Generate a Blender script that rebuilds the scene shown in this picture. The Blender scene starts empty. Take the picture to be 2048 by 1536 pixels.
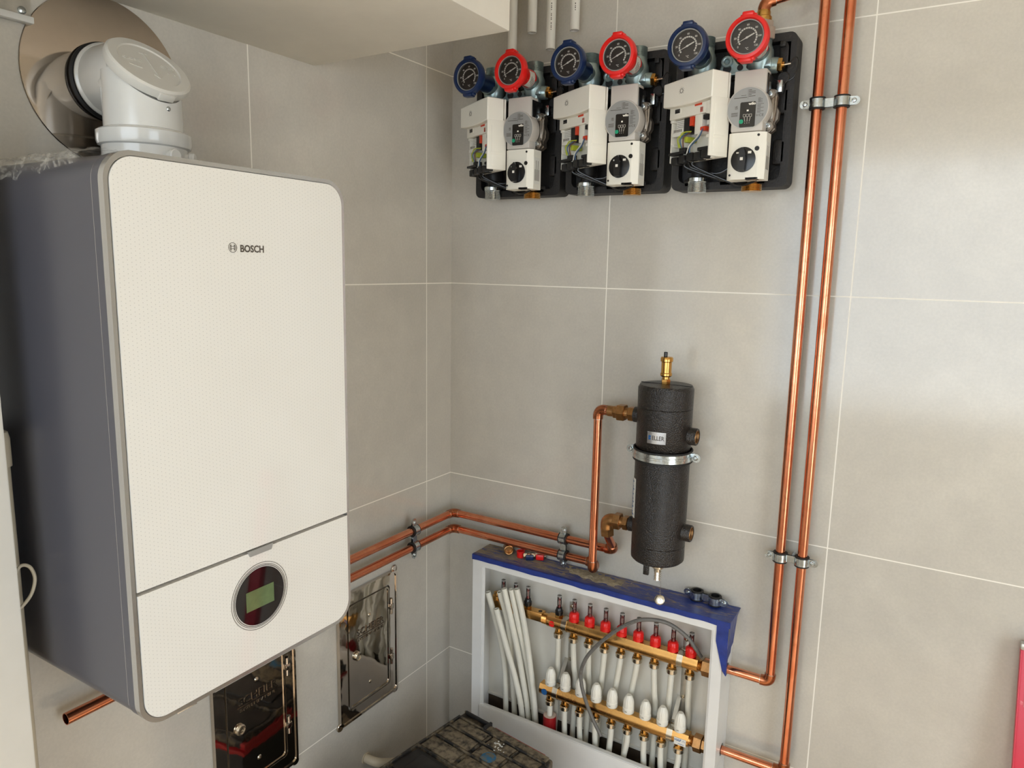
import bpy, bmesh, math, random
from mathutils import Vector, Matrix, noise
random.seed(7)
V = Vector
PI = math.pi
SC = bpy.context.scene
COL = SC.collection
X, Y, Z = V((1, 0, 0)), V((0, 1, 0)), V((0, 0, 1))

# ------------------------------------------------------------------ materials
def srgb(r, g, b):
    f = lambda c: ((c / 255) / 12.92) if c / 255 <= 0.04045 else (((c / 255) + 0.055) / 1.055) ** 2.4
    return (f(r), f(g), f(b), 1)

class NT:
    def __init__(s, name):
        s.m = bpy.data.materials.new(name); s.m.use_nodes = True
        s.t = s.m.node_tree; s.n = s.t.nodes; s.l = s.t.links
        s.b = s.n['Principled BSDF']; s.out = s.n['Material Output']
    def new(s, typ, **kw):
        n = s.n.new(typ)
        for k, v in kw.items():
            setattr(n, k, v)
        return n
    def lk(s, a, b): s.l.new(a, b)
    def math(s, op, a, b=None, c=None, clamp=False):
        n = s.n.new('ShaderNodeMath'); n.operation = op; n.use_clamp = clamp
        for i, v in enumerate((a, b, c)):
            if v is None: continue
            if isinstance(v, (int, float)): n.inputs[i].default_value = v
            else: s.l.new(v, n.inputs[i])
        return n.outputs[0]
    def noise(s, scale, detail=3, rough=0.5, vec=None, dist=0.0):
        n = s.n.new('ShaderNodeTexNoise'); n.inputs['Scale'].default_value = scale
        n.inputs['Detail'].default_value = detail; n.inputs['Roughness'].default_value = rough
        n.inputs['Distortion'].default_value = dist
        if vec is None:
            vec = s.coord()
        s.l.new(vec, n.inputs['Vector'])
        return n.outputs['Fac']
    def coord(s):
        if not hasattr(s, '_c'):
            s._c = s.n.new('ShaderNodeTexCoord').outputs['Object']
        return s._c
    def mix(s, fac, a, b):
        n = s.n.new('ShaderNodeMix'); n.data_type = 'RGBA'
        if isinstance(fac, (int, float)): n.inputs[0].default_value = fac
        else: s.l.new(fac, n.inputs[0])
        for i, v in ((6, a), (7, b)):
            if isinstance(v, tuple): n.inputs[i].default_value = v
            else: s.l.new(v, n.inputs[i])
        return n.outputs[2]
    def ramp(s, val, lo, hi, a=0.0, b=1.0):
        n = s.n.new('ShaderNodeMapRange'); n.inputs[1].default_value = lo; n.inputs[2].default_value = hi
        n.inputs[3].default_value = a; n.inputs[4].default_value = b
        s.l.new(val, n.inputs[0]); return n.outputs[0]
    def bump(s, h, strength, dist=0.001):
        n = s.n.new('ShaderNodeBump'); n.inputs['Strength'].default_value = strength
        n.inputs['Distance'].default_value = dist
        s.l.new(h, n.inputs['Height']); s.l.new(n.outputs[0], s.b.inputs['Normal'])

def mat(name, col, rough=0.5, metal=0.0, vary=0.0, vscale=30, bump=0.0, bscale=200, bdist=0.0005, coat=0.0, col2=None, lo=0.45, hi=0.6, rvary=0.0, spec=None):
    t = NT(name)
    c = srgb(*col)
    t.b.inputs['Base Color'].default_value = c
    t.b.inputs['Roughness'].default_value = rough
    t.b.inputs['Metallic'].default_value = metal
    if spec is not None: t.b.inputs['Specular IOR Level'].default_value = spec
    if coat:
        t.b.inputs['Coat Weight'].default_value = coat; t.b.inputs['Coat Roughness'].default_value = 0.05
    if col2 is not None:
        f = t.ramp(t.noise(vscale, 6, 0.6), lo, hi)
        t.lk(t.mix(f, c, srgb(*col2)), t.b.inputs['Base Color'])
    elif vary:
        f = t.noise(vscale, 4, 0.6)
        d = tuple(max(0, x * (1 - vary)) for x in c[:3]) + (1,)
        e = tuple(min(1, x * (1 + vary)) for x in c[:3]) + (1,)
        t.lk(t.mix(t.ramp(f, 0.3, 0.7), d, e), t.b.inputs['Base Color'])
    if rvary:
        t.lk(t.ramp(t.noise(vscale * 1.7, 4), 0.3, 0.7, max(0.02, rough - rvary), rough + rvary), t.b.inputs['Roughness'])
    if bump: t.bump(t.noise(bscale, 3), bump, bdist)
    return t.m

def tile_mat(name, axis, x0, pitch, zoff):
    t = NT(name)
    sep = t.new('ShaderNodeSeparateXYZ'); t.lk(t.coord(), sep.inputs[0])
    h = sep.outputs[axis]
    def line(v, off, p, w):
        a = t.math('SUBTRACT', v, off - p / 2)
        m = t.math('MODULO', t.math('ADD', a, p * 20), p)
        return t.math('ABSOLUTE', t.math('SUBTRACT', m, p / 2)), w
    d1, _ = line(h, x0, pitch, 0); d2, _ = line(sep.outputs[2], zoff, 0.6, 0)
    d = t.math('MINIMUM', d1, d2)
    g = t.ramp(d, 0.00095, 0.0017, 1.0, 0.0)
    # per-tile tone
    ix = t.math('FLOOR', t.math('DIVIDE', t.math('SUBTRACT', h, x0), pitch))
    iz = t.math('FLOOR', t.math('DIVIDE', t.math('SUBTRACT', sep.outputs[2], zoff), 0.6))
    cmb = t.new('ShaderNodeCombineXYZ'); t.lk(ix, cmb.inputs[0]); t.lk(iz, cmb.inputs[1])
    wn = t.new('ShaderNodeTexWhiteNoise'); t.lk(cmb.outputs[0], wn.inputs['Vector'])
    n1 = t.noise(2.2, 6, 0.62, dist=0.3); n2 = t.noise(14, 5, 0.7)
    n3 = t.noise(160, 2, 0.6)
    base = t.mix(t.ramp(n1, 0.32, 0.68), srgb(190, 184, 173), srgb(211, 205, 193))
    base = t.mix(t.ramp(n2, 0.3, 0.75, 0, 0.45), base, srgb(180, 175, 167))
    base = t.mix(t.ramp(wn.outputs[0], 0, 1, 0, 0.22), base, srgb(214, 208, 198))
    base = t.mix(t.ramp(n3, 0.35, 0.65, 0, 0.08), base, srgb(120, 118, 112))
    col = t.mix(g, base, srgb(240, 235, 224))
    t.lk(col, t.b.inputs['Base Color'])
    r = t.ramp(n2, 0.3, 0.7, 0.10, 0.16)
    r2 = t.math('ADD', r, t.math('MULTIPLY', g, 0.5))
    t.lk(r2, t.b.inputs['Roughness'])
    t.b.inputs['IOR'].default_value = 1.62
    hh = t.math('SUBTRACT', t.math('MULTIPLY', n1, 0.9), t.math('MULTIPLY', g, 0.4))
    t.bump(hh, 0.12, 0.001)
    return t.m

def glass_front(name):
    # white back-painted glass with a fine grid of grey dots
    t = NT(name)
    sep = t.new('ShaderNodeSeparateXYZ'); t.lk(t.coord(), sep.inputs[0])
    p = 0.0062
    col = t.math('FLOOR', t.math('DIVIDE', t.math('ADD', sep.outputs[1], p * 1000), p))
    stag = t.math('MULTIPLY', t.math('MODULO', col, 2), p / 2)
    fy = t.math('SUBTRACT', t.math('MODULO', t.math('ADD', sep.outputs[1], p * 1000), p), p / 2)
    fz = t.math('SUBTRACT', t.math('MODULO', t.math('ADD', t.math('ADD', sep.outputs[2], stag), p * 1000), p), p / 2)
    d = t.math('SQRT', t.math('ADD', t.math('MULTIPLY', fy, fy), t.math('MULTIPLY', fz, fz)))
    dot = t.ramp(d, 0.00045, 0.00085, 1, 0)
    ly = t.math('ABSOLUTE', t.math('ADD', sep.outputs[1], 1.04)); lz = t.math('ABSOLUTE', t.math('SUBTRACT', sep.outputs[2], 0.674))
    logo = t.math('MULTIPLY', t.math('LESS_THAN', ly, 0.042), t.math('LESS_THAN', lz, 0.014))
    cy = t.math('ADD', sep.outputs[1], 1.038); cz = t.math('SUBTRACT', sep.outputs[2], 0.087)
    rad = t.math('SQRT', t.math('ADD', t.math('MULTIPLY', cy, cy), t.math('MULTIPLY', cz, cz)))
    ring = t.ramp(rad, 0.075, 0.12, 1, 0)
    keep = t.math('SUBTRACT', 1, t.math('MAXIMUM', logo, ring), clamp=True)
    dot = t.math('MULTIPLY', t.math('MULTIPLY', dot, keep), 0.34)
    dirt = t.ramp(t.noise(5, 5, 0.6), 0.45, 0.75, 0, 0.18)
    base = t.mix(dirt, srgb(228, 225, 218), srgb(214, 209, 198))
    t.lk(t.mix(dot, base, srgb(110, 108, 102)), t.b.inputs['Base Color'])
    t.b.inputs['Roughness'].default_value = 0.06
    t.b.inputs['Coat Weight'].default_value = 0.3; t.b.inputs['Coat Roughness'].default_value = 0.02
    return t.m

def thin_glass(name, tint=(1, 1, 1, 1), gl=1.0):
    t = NT(name)
    tr = t.new('ShaderNodeBsdfTransparent'); tr.inputs[0].default_value = tint
    gs = t.new('ShaderNodeBsdfGlossy'); gs.inputs['Roughness'].default_value = 0.03
    fr = t.new('ShaderNodeFresnel'); fr.inputs[0].default_value = 1.5
    mx = t.new('ShaderNodeMixShader')
    t.lk(t.math('MULTIPLY', fr.outputs[0], gl, clamp=True), mx.inputs[0])
    t.lk(tr.outputs[0], mx.inputs[1]); t.lk(gs.outputs[0], mx.inputs[2]); t.lk(mx.outputs[0], t.out.inputs[0])
    t.n.remove(t.b); t.b = None
    return t.m

def film_mat(name):
    t = NT(name)
    tr = t.new('ShaderNodeBsdfTransparent')
    mx = t.new('ShaderNodeMixShader')
    t.b.inputs['Base Color'].default_value = srgb(225, 220, 210); t.b.inputs['Roughness'].default_value = 0.18
    f = t.ramp(t.noise(42, 6, 0.7, dist=2.0), 0.45, 0.72, 0.02, 0.5)
    t.lk(f, mx.inputs[0]); t.lk(tr.outputs[0], mx.inputs[1]); t.lk(t.b.outputs[0], mx.inputs[2]); t.lk(mx.outputs[0], t.out.inputs[0])
    t.bump(t.noise(60, 4, 0.6, dist=1.5), 0.8, 0.01)
    return t.m

def copper_mat(name, a, b, dark, rough=0.2):
    t = NT(name)
    n1 = t.noise(9, 5, 0.65, dist=0.8); n2 = t.noise(70, 4, 0.6)
    c = t.mix(t.ramp(n1, 0.35, 0.65), srgb(*a), srgb(*b))
    c = t.mix(t.ramp(n2, 0.6, 0.8, 0, 0.6), c, srgb(*dark))
    t.lk(c, t.b.inputs['Base Color']); t.b.inputs['Metallic'].default_value = 1
    t.lk(t.ramp(n1, 0.3, 0.7, rough - 0.04, rough + 0.10), t.b.inputs['Roughness'])
    t.bump(n2, 0.03, 0.0006)
    return t.m

M = {}
M['tile_b'] = tile_mat('grey_tile_back', 0, 0.518, 0.6045, 0.0)
M['tile_l'] = tile_mat('grey_tile_left', 1, -0.122, 0.607, 0.0)
M['plaster'] = mat('cream_plaster', (228, 220, 204), 0.75, vary=0.05, vscale=6, bump=0.35, bscale=25, bdist=0.003)
M['plaster_w'] = mat('white_plaster', (228, 223, 212), 0.7, vary=0.04, vscale=8, bump=0.2, bscale=30, bdist=0.002)
M['ceil'] = mat('ceiling_paint', (225, 218, 205), 0.8)
M['floor'] = mat('floor_screed', (146, 130, 108), 0.6, vary=0.15, vscale=12, bump=0.3, bscale=60)
M['outside'] = mat('outdoor_paving', (205, 203, 198), 0.8, vary=0.1, vscale=3)
M['blr_side'] = mat('boiler_grey_lacquer', (80, 80, 88), 0.28, 0.2)
M['trim'] = mat('satin_silver', (196, 196, 196), 0.2, 0.9)
M['front'] = glass_front('white_dotted_glass')
M['print'] = mat('dark_print', (78, 70, 60), 0.4)
M['blackglass'] = mat('black_glass', (14, 11, 12), 0.03, coat=0.5)
M['lcd'] = mat('green_lcd', (92, 112, 72), 0.08, vary=0.15, vscale=40, coat=0.5)
M['grey_pl'] = mat('grey_plastic', (150, 148, 144), 0.35)
M['white_flue'] = mat('white_flue_enamel', (212, 210, 204), 0.16, coat=0.3, vary=0.02)
M['cap_pl'] = mat('cream_cap_plastic', (208, 204, 195), 0.35)
M['rubber'] = mat('black_rubber', (24, 23, 22), 0.6, vary=0.2, vscale=80)
M['inox'] = mat('polished_steel', (200, 190, 178), 0.05, 1.0, vary=0.03, bump=0.35, bscale=7, bdist=0.006)
M['inox_disc'] = mat('brushed_steel_disc', (208, 196, 184), 0.07, 1.0, vary=0.03, bump=0.2, bscale=4, bdist=0.006)
M['inox_text'] = mat('embossed_steel', (120, 112, 104), 0.2, 1.0)
M['zinc'] = mat('zinc_steel', (196, 203, 205), 0.22, 1.0, vary=0.12, vscale=60, rvary=0.08)
M['galv'] = mat('galvanised_steel', (190, 186, 176), 0.35, 0.7, vary=0.12, vscale=40)
M['cast'] = mat('pale_zinc_casting', (150, 168, 168), 0.32, 0.75, vary=0.15, vscale=50, bump=0.2, bscale=500)
M['alu'] = mat('cast_aluminium', (142, 132, 120), 0.38, 0.9, vary=0.15, vscale=60, bump=0.2, bscale=300)
M['brass'] = mat('brass', (205, 158, 88), 0.2, 1.0, vary=0.12, vscale=60, rvary=0.06)
M['bar_brass'] = mat('manifold_brass', (214, 164, 98), 0.26, 1.0, vary=0.07, vscale=14, rvary=0.06)
M['bronze'] = mat('bronze', (172, 128, 82), 0.34, 0.95, vary=0.2, vscale=90, bump=0.3, bscale=300)
M['nickel'] = mat('nickel', (208, 200, 184), 0.2, 1.0, vary=0.06, vscale=80)
M['copper'] = copper_mat('copper', (232, 158, 124), (214, 126, 90), (150, 80, 54), 0.17)
M['copper_f'] = copper_mat('flamed_copper', (204, 132, 96), (168, 100, 66), (104, 66, 48), 0.24)
M['solder'] = mat('tin_solder', (198, 192, 182), 0.25, 1.0, vary=0.1)
M['epp'] = mat('black_foam_shell', (30, 27, 25), 0.55, vary=0.3, vscale=60, bump=0.7, bscale=240, bdist=0.0012, col2=(66, 58, 52), lo=0.6, hi=0.85)
def pebble(name, col, scale):
    t = NT(name); t.b.inputs['Base Color'].default_value = srgb(*col); t.b.inputs['Roughness'].default_value = 0.32
    v = t.new('ShaderNodeTexVoronoi'); v.inputs['Scale'].default_value = scale; t.lk(t.coord(), v.inputs['Vector'])
    t.bump(t.math('SUBTRACT', 1, v.outputs['Distance']), 0.7, 0.0015); return t.m
M['sepfoam'] = pebble('black_pebbled_foam', (29, 24, 20), 360)
M['blackpl'] = mat('black_plastic', (20, 19, 19), 0.25)
M['blackmt'] = mat('black_matt_plastic', (22, 21, 21), 0.5)
M['white_pl'] = mat('white_plastic', (234, 230, 218), 0.35, vary=0.01)
M['grey_cov'] = mat('warm_grey_plastic', (190, 184, 176), 0.4)
M['plate'] = mat('silver_label', (150, 150, 148), 0.4, 0.2)
M['blue_pl'] = mat('navy_plastic', (16, 38, 78), 0.3)
M['red_pl'] = mat('red_plastic', (222, 30, 26), 0.3)
M['red_dk'] = mat('dark_red_plastic', (150, 22, 26), 0.35)
M['orange'] = mat('orange_plastic', (214, 66, 34), 0.4)
M['dial'] = mat('dial_brown', (48, 38, 34), 0.4)
M['ink_w'] = mat('white_ink', (232, 226, 214), 0.5)
M['ink_b'] = mat('blue_ink', (30, 84, 140), 0.5)
M['paper'] = mat('white_label_paper', (226, 224, 216), 0.5)
M['silver_lab'] = mat('brushed_silver_label', (196, 196, 196), 0.25, 0.8)
M['glass'] = thin_glass('clear_lens')
M['tube_gl'] = thin_glass('flow_tube_glass', (0.96, 0.94, 0.93, 1), 1.6)
M['film'] = film_mat('clear_plastic_film')
M['cab'] = mat('white_powder_coat', (224, 223, 220), 0.3, vary=0.03, vscale=12)
M['cabin'] = mat('cabinet_back_paint', (222, 218, 208), 0.32, 0.1, vary=0.04, vscale=9)
M['pex'] = mat('white_pex', (222, 219, 206), 0.35, vary=0.03, vscale=30)
M['pvc'] = mat('grey_white_pvc', (232, 229, 220), 0.35)
M['pvc_b'] = mat('beige_pvc', (200, 188, 164), 0.45)
M['cable'] = mat('grey_cable_sheath', (104, 102, 98), 0.45)
def tape_mat(name):
    t = NT(name)
    mp = t.new('ShaderNodeMapping'); mp.inputs['Scale'].default_value = (1.0, 5.0, 1.0); t.lk(t.coord(), mp.inputs[0])
    sep = t.new('ShaderNodeSeparateXYZ'); t.lk(t.coord(), sep.inputs[0])
    n1 = t.noise(17, 8, 0.72, vec=mp.outputs[0], dist=0.8)
    thr = t.math('ADD', t.math('MULTIPLY', sep.outputs[0], 0.26), 0.335)
    f = t.ramp(t.math('SUBTRACT', n1, thr), -0.03, 0.09)
    edge = t.ramp(sep.outputs[1], -0.098, -0.078)
    f = t.math('MULTIPLY', f, edge)
    blue = t.mix(t.noise(60, 3), srgb(26, 44, 112), srgb(44, 66, 146))
    dust = t.mix(t.noise(90, 4), srgb(128, 114, 96), srgb(172, 156, 134))
    t.lk(t.mix(f, blue, dust), t.b.inputs['Base Color'])
    t.lk(t.ramp(f, 0, 1, 0.38, 0.95), t.b.inputs['Roughness'])
    t.bump(t.noise(40, 5, 0.6, dist=1.0), 0.7, 0.002); return t.m
M['tape'] = tape_mat('dusty_blue_tape')
M['tape_c'] = mat('blue_tape_clean', (34, 54, 128), 0.35, vary=0.2, vscale=40, bump=0.7, bscale=60, bdist=0.002)
M['dust'] = mat('mortar_dust', (168, 152, 126), 0.95, vary=0.25, vscale=80, bump=1.0, bscale=150, bdist=0.003)
M['tb'] = mat('dusty_black_plastic', (34, 31, 28), 0.6, vscale=34, col2=(122, 108, 86), lo=0.46, hi=0.66, bump=0.5, bscale=90, bdist=0.002)
M['tb_d'] = mat('dust_caked_plastic', (124, 111, 90), 0.9, vscale=55, col2=(44, 39, 33), lo=0.42, hi=0.66, bump=0.8, bscale=120, bdist=0.002)
M['tb_b'] = mat('black_case_plastic', (26, 24, 23), 0.5, vary=0.3, vscale=60, col2=(70, 62, 52), lo=0.62, hi=0.85)
M['blue_spot'] = mat('blue_badge', (44, 100, 134), 0.8, vscale=70, col2=(104, 100, 84), lo=0.46, hi=0.62)
M['level'] = mat('pinkish_red_lacquer', (206, 44, 66), 0.35, vscale=30, col2=(222, 140, 140), lo=0.62, hi=0.7)
M['darkhole'] = mat('dark_screed', (66, 54, 42), 0.9, vary=0.3, vscale=30)
M['green'] = mat('green_ring', (20, 150, 110), 0.4)
M['wy'] = mat('yellow_green_wire', (170, 180, 50), 0.4)
M['wb'] = mat('blue_wire', (58, 92, 130), 0.4)
M['wbr'] = mat('brown_wire', (96, 56, 34), 0.4)
M['redliq'] = mat('red_tube_core', (120, 24, 30), 0.3)
M['foamw'] = mat('pale_foam', (206, 184, 168), 0.8)

# ------------------------------------------------------------------ mesh builder
class MB:
    def __init__(s):
        s.v = []; s.f = []
    def add(s, vs, fs, mtx=None):
        k = len(s.v)
        s.v += [(mtx @ V(q)) if mtx else V(q) for q in vs]
        s.f += [tuple(i + k for i in f) for f in fs]
        return s
    def box(s, a, b, bev=0.0, seg=2, mtx=None):
        a, b = V(a), V(b)
        lo = V([min(a[i], b[i]) for i in range(3)]); hi = V([max(a[i], b[i]) for i in range(3)])
        bm = bmesh.new()
        bmesh.ops.create_cube(bm, size=1)
        for q in bm.verts:
            q.co = V([(lo[i] + hi[i]) / 2 + q.co[i] * (hi[i] - lo[i]) for i in range(3)])
        if bev > 0:
            bev = min(bev, 0.49 * min(hi[i] - lo[i] for i in range(3)))
            bmesh.ops.bevel(bm, geom=list(bm.edges), offset=bev, segments=seg, profile=0.5, affect='EDGES')
        bm.verts.index_update()
        s.add([q.co.copy() for q in bm.verts], [[q.index for q in f.verts] for f in bm.faces], mtx)
        bm.free(); return s
    def lathe(s, prof, o, ax, seg=32, cap=True, start=None):
        # prof: (radius, height) pairs along axis ax from origin o
        ax = V(ax).normalized(); o = V(o)
        u = (start or (X if abs(ax.x) < 0.9 else Y)); u = (u - ax * u.dot(ax)).normalized(); w = ax.cross(u)
        vs = []; fs = []
        for r, h in prof:
            for i in range(seg):
                a = 2 * PI * i / seg
                vs.append(o + ax * h + (u * math.cos(a) + w * math.sin(a)) * r)
        n = len(prof)
        for j in range(n - 1):
            for i in range(seg):
                i2 = (i + 1) % seg
                fs.append((j * seg + i, j * seg + i2, (j + 1) * seg + i2, (j + 1) * seg + i))
        if cap:
            fs.append(tuple(range(seg))); fs.append(tuple((n - 1) * seg + i for i in range(seg)))
        return s.add(vs, fs)
    def cyl(s, p0, p1, r, r1=None, seg=24, bev=0.0):
        p0, p1 = V(p0), V(p1); L = (p1 - p0).length
        r1 = r if r1 is None else r1
        pr = [(r, 0), (r1, L)] if bev <= 0 else [(r - bev, 0), (r, bev), (r1, L - bev), (r1 - bev, L)]
        return s.lathe(pr, p0, p1 - p0, seg)
    def ring(s, o, ax, ri, ro, h0, h1, seg=40, bev=0.0):
        if bev:
            pr = [(ri, h0), (ro - bev, h0), (ro, h0 + bev), (ro, h1 - bev), (ro - bev, h1), (ri, h1), (ri, h0)]
        else:
            pr = [(ri, h0), (ro, h0), (ro, h1), (ri, h1), (ri, h0)]
        return s.lathe(pr, o, ax, seg, cap=False)
    def nut(s, p0, p1, r, bev=0.0012):
        p0, p1 = V(p0), V(p1); L = (p1 - p0).length
        return s.lathe([(r - bev, 0), (r, bev), (r, L - bev), (r - bev, L)], p0, p1 - p0, 6)
    def thread(s, p0, p1, r, pitch=0.0022, dr=0.0009, seg=28, cap=True):
        p0, p1 = V(p0), V(p1); L = (p1 - p0).length; n = max(2, int(L / pitch)); pr = []
        for i in range(n):
            pr += [(r - dr, L * i / n), (r, L * (i + 0.5) / n)]
        pr.append((r - dr, L))
        return s.lathe(pr, p0, p1 - p0, seg, cap=cap)
    def tube(s, pts, r, seg=14, cap=True, hollow=None):
        pts = [V(p) for p in pts]; n = len(pts); vs = []; fs = []
        T = [((pts[min(i + 1, n - 1)] - pts[max(i - 1, 0)]).normalized()) for i in range(n)]
        u = T[0].orthogonal().normalized(); rings = []
        for i in range(n):
            u = (u - T[i] * u.dot(T[i])).normalized(); w = T[i].cross(u)
            rr = r[i] if isinstance(r, (list, tuple)) else r
            rings.append((pts[i], u.copy(), w.copy(), rr))
        for c, a, b, rr in rings:
            for k in range(seg):
                t = 2 * PI * k / seg; vs.append(c + (a * math.cos(t) + b * math.sin(t)) * rr)
        for i in range(n - 1):
            for k in range(seg):
                k2 = (k + 1) % seg
                fs.append((i * seg + k, i * seg + k2, (i + 1) * seg + k2, (i + 1) * seg + k))
        if hollow:
            base = len(vs)
            for c, a, b, rr in rings:
                for k in range(seg):
                    t = 2 * PI * k / seg; vs.append(c + (a * math.cos(t) + b * math.sin(t)) * rr * hollow)
            for i in range(n - 1):
                for k in range(seg):
                    k2 = (k + 1) % seg
                    fs.append((base + i * seg + k, base + (i + 1) * seg + k, base + (i + 1) * seg + k2, base + i * seg + k2))
            for e in (0, n - 1):
                for k in range(seg):
                    k2 = (k + 1) % seg
                    fs.append((e * seg + k, e * seg + k2, base + e * seg + k2, base + e * seg + k))
        elif cap:
            fs.append(tuple(range(seg))); fs.append(tuple((n - 1) * seg + k for k in range(seg)))
        return s.add(vs, fs)
    def prism(s, poly, o, ux, uy, nrm, d):
        o, ux, uy, nrm = V(o), V(ux), V(uy), V(nrm); n = len(poly)
        vs = [o + ux * a + uy * b for a, b in poly] + [o + ux * a + uy * b + nrm * d for a, b in poly]
        fs = [tuple(range(n)), tuple(range(n, 2 * n))] + [(i, (i + 1) % n, n + (i + 1) % n, n + i) for i in range(n)]
        return s.add(vs, fs)
    def band(s, A, B, o, ux, uy, nrm, d, closed=True):
        # solid between two matching outlines A and B
        o, ux, uy, nrm = V(o), V(ux), V(uy), V(nrm); n = len(A)
        P = lambda q, h: o + ux * q[0] + uy * q[1] + nrm * h
        vs = [P(q, 0) for q in A] + [P(q, 0) for q in B] + [P(q, d) for q in A] + [P(q, d) for q in B]
        fs = []
        for i in range(n if closed else n - 1):
            j = (i + 1) % n
            fs += [(i, j, n + j, n + i), (2 * n + i, 2 * n + j, 3 * n + j, 3 * n + i), (i, j, 2 * n + j, 2 * n + i), (n + i, n + j, 3 * n + j, 3 * n + i)]
        if not closed:
            fs += [(0, n, 3 * n, 2 * n), (n - 1, 2 * n - 1, 4 * n - 1, 3 * n - 1)]
        return s.add(vs, fs)
    def text(s, txt, o, ux, uy, nrm, size, ext=0.0003, sx=1.0, bold=0.0, shear=0.0, align='CENTER'):
        vs, fs = text_geo(txt, bold, shear)
        x0 = min(q[0] for q in vs); x1 = max(q[0] for q in vs); y0 = min(q[1] for q in vs); y1 = max(q[1] for q in vs)
        cx = (x0 + x1) / 2 if align == 'CENTER' else x0
        cy = (y0 + y1) / 2; o, ux, uy, nrm = V(o), V(ux), V(uy), V(nrm); k = size / 0.7
        return s.add([o + ux * ((q[0] - cx) * k * sx) + uy * ((q[1] - cy) * k) + nrm * ((q[2] + 0.5) * ext) for q in vs], fs)
    def build(s, name, material, parent=None, angle=35, flat=False):
        me = bpy.data.meshes.new(name)
        org = V(parent['_org']) if parent is not None and '_org' in parent else V((0, 0, 0))
        me.from_pydata([q - org for q in s.v], [], s.f)
        bm = bmesh.new(); bm.from_mesh(me)
        bmesh.ops.recalc_face_normals(bm, faces=bm.faces); bm.to_mesh(me); bm.free()
        if not flat:
            me.shade_smooth(); me.set_sharp_from_angle(angle=math.radians(angle))
        me.materials.append(material)
        o = bpy.data.objects.new(name, me); COL.objects.link(o)
        if parent is not None: o.parent = parent; o['_org'] = tuple(org)
        return o

_tc = {}
def text_geo(txt, bold, shear):
    key = (txt, bold, shear)
    if key not in _tc:
        cu = bpy.data.curves.new('t', 'FONT'); cu.body = txt; cu.size = 1; cu.extrude = 0.5; cu.offset = bold; cu.shear = shear
        cu.resolution_u = 3
        ob = bpy.data.objects.new('t', cu); COL.objects.link(ob)
        dg = bpy.context.evaluated_depsgraph_get(); me = ob.evaluated_get(dg).to_mesh()
        _tc[key] = ([tuple(q.co) for q in me.vertices], [tuple(f.vertices) for f in me.polygons])
        ob.evaluated_get(dg).to_mesh_clear(); bpy.data.objects.remove(ob); bpy.data.curves.remove(cu)
    return _tc[key]

def thing(name, label, cat, loc=(0, 0, 0), group=None):
    o = bpy.data.objects.new(name, None); COL.objects.link(o); o.empty_display_size = 0.02
    o.location = loc; o['_org'] = tuple(loc); o['label'] = label; o['category'] = cat
    if group: o['group'] = group
    return o
def tag(o, label, cat, group=None, kind=None):
    o['label'] = label; o['category'] = cat
    if group: o['group'] = group
    if kind: o['kind'] = kind
    return o
def struct(name, mb, m, **k):
    o = mb.build(name, m, **k); o['kind'] = 'structure'; return o
def copy_tree(o, parent=None):
    c = o.copy(); COL.objects.link(c)
    if parent: c.parent = parent
    for ch in list(o.children): copy_tree(ch, c)
    return c

def rr(w, h, r, n=6, cx=0, cy=0):
    P = []
    for sx, sy, a0 in ((1, 1, 0), (-1, 1, 90), (-1, -1, 180), (1, -1, 270)):
        for i in range(n + 1):
            a = math.radians(a0 + 90 * i / n)
            P.append((cx + sx * (w / 2 - r) + r * math.cos(a), cy + sy * (h / 2 - r) + r * math.sin(a)))
    return P
def circ(r, n=40, cx=0, cy=0):
    return [(cx + r * math.cos(2 * PI * i / n), cy + r * math.sin(2 * PI * i / n)) for i in range(n)]
def bend(pts, rad, n=6):
    pts = [V(p) for p in pts]; out = [pts[0]]
    for i in range(1, len(pts) - 1):
        a, b, c = pts[i - 1], pts[i], pts[i + 1]
        d1 = (a - b).normalized(); d2 = (c - b).normalized()
        p0 = b + d1 * rad; p1 = b + d2 * rad
        for k in range(n + 1):
            t = k / n; out.append(p0 * (1 - t) ** 2 + b * 2 * t * (1 - t) + p1 * t ** 2)
    out.append(pts[-1]); return out
def spline(pts, n=8):
    pts = [V(p) for p in pts]; P = [pts[0] * 2 - pts[1]] + pts + [pts[-1] * 2 - pts[-2]]; out = []
    for i in range(1, len(P) - 2):
        for k in range(n):
            t = k / n; a, b, c, d = P[i - 1], P[i], P[i + 1], P[i + 2]
            out.append(0.5 * ((2 * b) + (c - a) * t + (2 * a - 5 * b + 4 * c - d) * t * t + (3 * b - a - 3 * c + d) * t ** 3))
    out.append(pts[-1]); return out
def elbow(mb, a, c, b, r=0.0138, leg=0.026):
    # solder elbow around corner c, towards a and b
    c = V(c); d1 = (V(a) - c).normalized(); d2 = (V(b) - c).normalized()
    mb.tube(bend([c + d1 * leg, c, c + d2 * leg], leg * 0.75, 8), r, 18)
    return [(c + d1 * leg, d1), (c + d2 * leg, d2)]

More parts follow.
